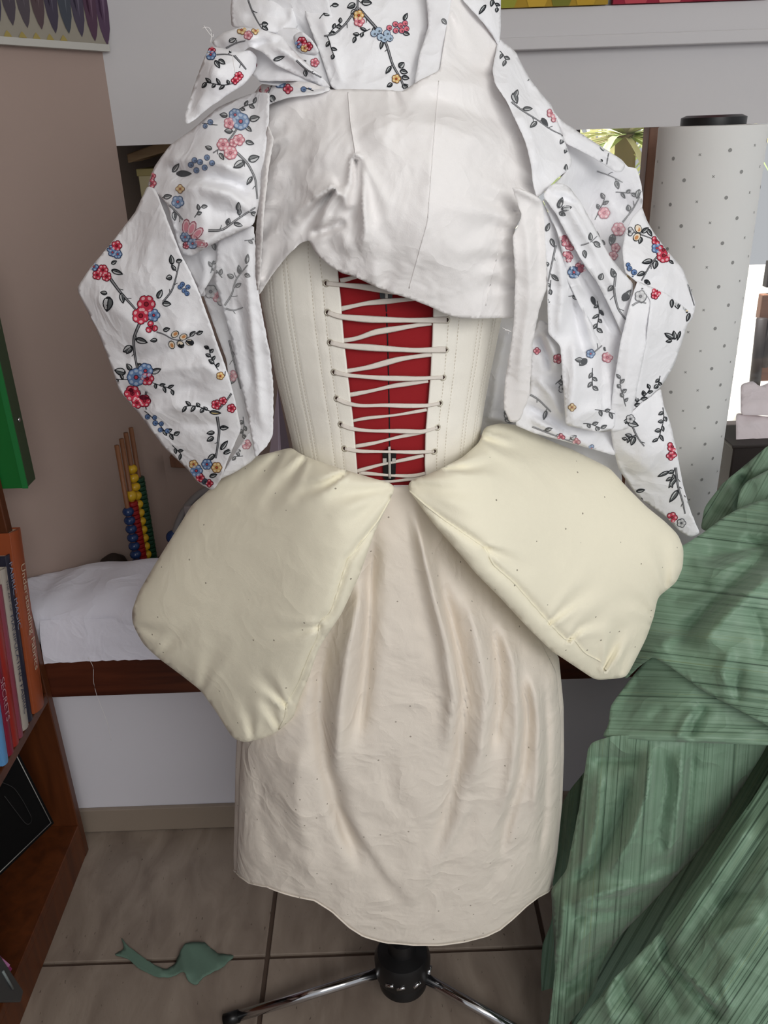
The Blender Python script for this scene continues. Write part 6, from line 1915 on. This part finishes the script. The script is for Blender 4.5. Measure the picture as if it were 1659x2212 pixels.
# ------------------------------------------------------------------ bookcase and its contents
BX, BYE = -0.705, 0.393
bc = empty('bookcase', (-0.80, 0.1, 0.0), 'reddish brown open bookcase standing at the left against the wall', 'bookcase')
SW = M['shelf_wood']
SHZ = 0.455
box('side_panel', (BX - 0.17, BYE - 0.022, 0.0), (BX, BYE, 1.55), SW, bc, 0.002)
box('plinth', (BX - 0.16, -1.0, 0.0), (BX - 0.001, BYE - 0.022, 0.075), SW, bc, 0.002)
box('shelf', (BX - 0.17, -1.0, 0.075), (BX, BYE - 0.022, 0.095), SW, bc, 0.002)
box('shelf', (BX - 0.17, -1.0, SHZ - 0.022), (BX, BYE - 0.022, SHZ), SW, bc, 0.002)
box('shelf', (BX - 0.17, -1.0, 0.90), (BX - 0.03, BYE - 0.022, 0.915), SW, bc, 0.002)
box('back_panel', (BX - 0.18, -1.0, 0.0), (BX - 0.17, BYE, 1.55), SW, bc)
box('side_panel', (BX - 0.17, -1.02, 0.0), (BX, -1.0, 1.55), SW, bc, 0.002)


def text_on(body, parent, origin, xd, yd, size, mat, name='lettering'):
    cu = bpy.data.curves.new('t', 'FONT')
    cu.body = body
    cu.size = size
    cu.align_y = 'CENTER'
    to = bpy.data.objects.new('t', cu)
    COL.objects.link(to)
    dg = bpy.context.evaluated_depsgraph_get()
    me = bpy.data.meshes.new_from_object(to.evaluated_get(dg))
    bpy.data.objects.remove(to)
    co = np.zeros(len(me.vertices) * 3)
    me.vertices.foreach_get('co', co)
    co = co.reshape(-1, 3)
    xd, yd = np.asarray(xd, float), np.asarray(yd, float)
    P = np.asarray(origin, float) + co[:, :1] * xd + co[:, 1:2] * yd - np.array(parent_origin(parent))
    me.vertices.foreach_set('co', P.ravel())
    me.update()
    me.materials.clear()
    me.materials.append(mat)
    o = bpy.data.objects.new(name, me)
    COL.objects.link(o)
    o.parent = parent
    return o


def book(label, y_far, thick, height, depth, col, lean, x_front, texts=(), pages=(222, 214, 196), round_=0.0, spine_col=None):
    """upright book, spine towards +x, leaning away towards +y by lean radians; y_far is its far bottom edge"""
    root = empty('book', (x_front - depth / 2, y_far - thick / 2, SHZ + 0.001), label, 'book', 'books standing on the bookcase shelf')
    cm_ = plain('cover', col, 0.45, vary=0.06)
    sm_ = plain('spine', spine_col, 0.45, vary=0.1) if spine_col else cm_
    L = np.array([0, math.sin(lean), math.cos(lean)])
    Yd = np.array([0, math.cos(lean), -math.sin(lean)])
    O = np.array([x_front, y_far - thick * math.cos(lean), SHZ + 0.002 + thick * math.sin(lean)])

    def pt(x, y, z):
        return O + np.array([x, 0, 0]) + Yd * y + L * z

    def bx(nm, x0, x1, y0_, y1_, z0_, z1_, m, bev=0.0008, par=root):
        return hexa(nm, [pt(x0, y0_, z0_), pt(x1, y0_, z0_), pt(x1, y1_, z0_), pt(x0, y1_, z0_), pt(x0, y0_, z1_), pt(x1, y0_, z1_), pt(x1, y1_, z1_), pt(x0, y1_, z1_)], m, par, bev)
    bx('cover', -depth, -0.002, 0, 0.0022, 0, height, cm_)
    bx('cover', -depth, -0.002, thick - 0.0022, thick, 0, height, cm_)
    # spine: slightly rounded
    ns = 9
    vs_, fs = [], []
    for z in (0, height):
        for k in range(ns):
            u = k / (ns - 1)
            vs_.append(pt(-0.004 + (0.004 + round_) * math.sin(math.pi * u) ** 0.6, thick * u, z))
    for k in range(ns - 1):
        fs.append((k, k + 1, ns + k + 1, ns + k))
    fs.append(tuple(range(ns))[::-1]); fs.append(tuple(range(ns, 2 * ns)))
    fs.append((0, ns, 2 * ns - 1, ns - 1))
    sp = mesh_obj('spine', vs_, fs, sm_, root, True); sharp(sp, 50)
    bx('pages', -depth + 0.003, -0.004, 0.0022, thick - 0.0022, 0.002, height - 0.003, plain('pages', pages, 0.8), 0)
    for body, z_, ypos, size, tcol in texts:
        # reads downwards
        text_on(body, sp, pt(0.0012 + round_, thick * ypos, height * z_), -L, Yd, size, plain('lettering', tcol, 0.5))
    return root


ln = 0.20
XF = -0.700
book('tall orange book with pale lettering on its spine, nearest the wall', 0.334, 0.048, 0.365, 0.150, (150, 72, 36), ln, XF + 0.006, [('Understanding Fabrics', 0.82, 0.50, 0.024, (206, 186, 160))], round_=0.002)
book('dark navy book with blue-grey lettering beside the orange book', 0.288, 0.020, 0.335, 0.150, (34, 34, 52), ln, XF, [('FABRIC MAGIC', 0.96, 0.5, 0.020, (150, 160, 186))])
book('grey white book with dark capitals on its spine', 0.266, 0.026, 0.320, 0.150, (176, 166, 156), ln, XF, [('THE ART OF', 0.93, 0.5, 0.011, (70, 70, 84)), ('MANIPULATING FABRIC', 0.72, 0.5, 0.0185, (56, 62, 84))], spine_col=(178, 170, 160))
book('mauve pink book between the red and the grey white books', 0.238, 0.018, 0.300, 0.150, (138, 62, 76), ln, XF, [], spine_col=(140, 64, 80))
book('bright red book between the mauve and crimson books', 0.218, 0.024, 0.305, 0.150, (150, 34, 28), ln, XF, [], spine_col=(156, 40, 30))
book('crimson book with lettering near the blue book', 0.192, 0.022, 0.29, 0.150, (134, 26, 52), ln, XF, [('SECRETS', 0.52, 0.45, 0.022, (200, 150, 160))])
book('sky blue book with white pages, nearest the viewer', 0.166, 0.022, 0.285, 0.150, (96, 152, 204), ln, XF)
# black board and boxes in the lower compartment
bb_o = empty('black_folder', tuple(atx(60, 1800, BX)), 'black folder with a thin white border line leaning in the lower shelf', 'folder')
c4 = [atx(*q_, BX - 0.012) for q_ in ((-120, 2010), (118, 1778), (18, 1580), (-220, 1750))]
dn = np.array([-0.012, 0, 0])
hexa('board', [c4[0], c4[1], c4[1] + dn, c4[0] + dn, c4[3], c4[2], c4[2] + dn, c4[3] + dn], M['matt_black'], bb_o, 0.002)
ctr = sum(c4) / 4
inn = [ctr + (c - ctr) * 0.93 + np.array([0.0008, 0, 0]) for c in c4]
wl_m = plain('white line', (176, 176, 172), 0.6)
tube('border_line', [inn[0], inn[1]], 0.0009, wl_m, bb_o, 6)
tube('border_line', [inn[1], inn[2]], 0.0009, wl_m, bb_o, 6)
tube('drawn_line', [atx(x, y, BX - 0.0112) for x, y in resample([(4, 1690), (30, 1700), (50, 1730), (72, 1772), (60, 1786), (40, 1760), (10, 1720)], 8, False, 2)], 0.0005, plain('faint line', (64, 64, 64), 0.7), bb_o, 5)
gb_ = empty('grey_case', tuple(atx(20, 2150, BX)), 'dark grey plastic case on the bottom shelf of the bookcase', 'case')
g4 = [atx(*q_, -0.668) for q_ in ((-90, 2165), (46, 2165), (52, 2140), (-6, 2052), (-120, 2040))]
gp = [g4[0], g4[1], g4[2], g4[3], g4[4]]
dn = np.array([-0.10, 0, 0])
o = mesh_obj('case_body', gp + [p + dn for p in gp], [(0, 1, 2, 3, 4), (9, 8, 7, 6, 5), (0, 5, 6, 1), (1, 6, 7, 2), (2, 7, 8, 3), (3, 8, 9, 4), (4, 9, 5, 0)], plain('grey case', (58, 60, 62), 0.4), gb_)
bevel(o, 0.003)
tube('latch', [atx(6, 2098, -0.667), atx(28, 2136, -0.667)], 0.0022, plain('light grey', (120, 128, 128), 0.4), gb_, 8)
pk = empty('pink_box', tuple(atx(10, 2060, BX)), 'small magenta pink box lying on the grey case', 'box')
p4 = [atx(*q_, -0.672) for q_ in ((-40, 2060), (20, 2106), (28, 2092), (-20, 2040))]
o = hexa('carton', [p4[0], p4[1], p4[1] + (-0.05, 0, 0), p4[0] + (-0.05, 0, 0), p4[3], p4[2], p4[2] + (-0.05, 0, 0), p4[3] + (-0.05, 0, 0)], plain('magenta', (138, 36, 104), 0.5), pk, 0.002)
o = mesh_obj('sticker', [atx(*q_, -0.6705) for q_ in ((2, 2076), (18, 2090), (22, 2084), (6, 2070))], [(0, 1, 2, 3)], plain('pale pink', (196, 130, 180), 0.5), pk)
# green folder box above
gf = empty('green_box_file', (-0.68, 0.30, 1.0), 'bright green box file overhanging the bookcase shelf', 'box file')
XA = -0.66
f0, f1, f2 = atx(62, 1053, XA), atx(77, 1033, XA - 0.0), atx(-2, 682, XA)
gm_ = plain('green card', (22, 104, 44), 0.4)
gs_ = plain('dark green card', (52, 66, 44), 0.6)
yl, yr = float(f0[1]), float(f1[1])
zbt = float(f0[2])
ztp = zbt + 0.42
box('front_panel', (XA - 0.22, yl - 0.003, zbt), (XA, yl, ztp), gm_, gf, 0.001)
box('edge_strip', (XA - 0.010, yl - 0.0045, zbt), (XA + 0.0005, yl - 0.003, ztp), plain('light green card', (34, 118, 60), 0.4), gf)
box('side_wall', (XA - 0.22, yl, zbt + 0.002), (XA, yr + 0.0, ztp), gs_, gf, 0.001)
for zf in (0.30, 0.70):
    c = np.array([XA, (yl + yr) / 2, zbt + (ztp - zbt) * zf])
    tube('stud', [c, c + (0.003, 0, 0)], 0.004, M['chrome'], gf, 10)

# ------------------------------------------------------------------ garden outside the window
gd = box('garden_ground', (-2.5, 1.05, -0.6), (6, 9, -0.1), plain('garden soil', (196, 190, 178), 0.95))
tag(gd, kind='structure')
lm = [plain('strap leaf a', (214, 218, 160), 0.5), plain('strap leaf b', (176, 196, 130), 0.5), plain('strap leaf c', (222, 216, 178), 0.5)]


def spiky(cx_, cy_, cz_, n_, ln_, seed, label):
    r = np.random.RandomState(seed)
    root = empty('spiky_plant', (cx_, cy_, -0.1), label, 'plant', 'spiky plants in the garden')
    tube('trunk', [(cx_, cy_, -0.1), (cx_ + 0.03, cy_, cz_ * 0.5), (cx_, cy_, cz_)], [0.06, 0.05, 0.045], plain('trunk bark', (128, 112, 84), 0.9), root, 10)
    for i in range(n_):
        az = r.uniform(0, 2 * math.pi)
        el = r.uniform(-0.3, 1.35)
        l = ln_ * r.uniform(0.7, 1.1)
        pts, w_ = [], []
        p = np.array([cx_, cy_, cz_])
        for k in range(9):
            t = k / 8
            e2 = el - 1.3 * t * t
            pts.append(p.copy())
            p = p + np.array([math.cos(az) * math.cos(e2), math.sin(az) * math.cos(e2), math.sin(e2)]) * l / 8
            w_.append(0.019 * (1 - t) ** 0.7 * (0.6 + t))
        pts = np.array(pts)
        side = np.array([-math.sin(az), math.cos(az), 0])
        vs_, fs = [], []
        for k in range(9):
            vs_ += [pts[k] - side * w_[k], pts[k] - np.array([0, 0, w_[k] * 0.4]), pts[k] + side * w_[k]]
        for k in range(8):
            fs += [(3 * k, 3 * k + 1, 3 * k + 4, 3 * k + 3), (3 * k + 1, 3 * k + 2, 3 * k + 5, 3 * k + 4)]
        mesh_obj('leaf', vs_, fs, lm[r.randint(3)], root, True)


g1 = at(1352, 290, 3.0)
spiky(g1[0], 3.0, g1[2], 110, 0.75, 1, 'spiky strap-leaved plant seen through the window beside the timber post')
g2 = at(1300, 430, 3.6)
spiky(g2[0], 3.6, g2[2] - 0.1, 90, 0.8, 2, 'lower spiky plant in the garden behind the gown shoulder')
g4_ = at(1500, 200, 3.8)
spiky(g4_[0], 3.8, g4_[2], 40, 0.8, 4, 'spiky plant showing above the paper roll')
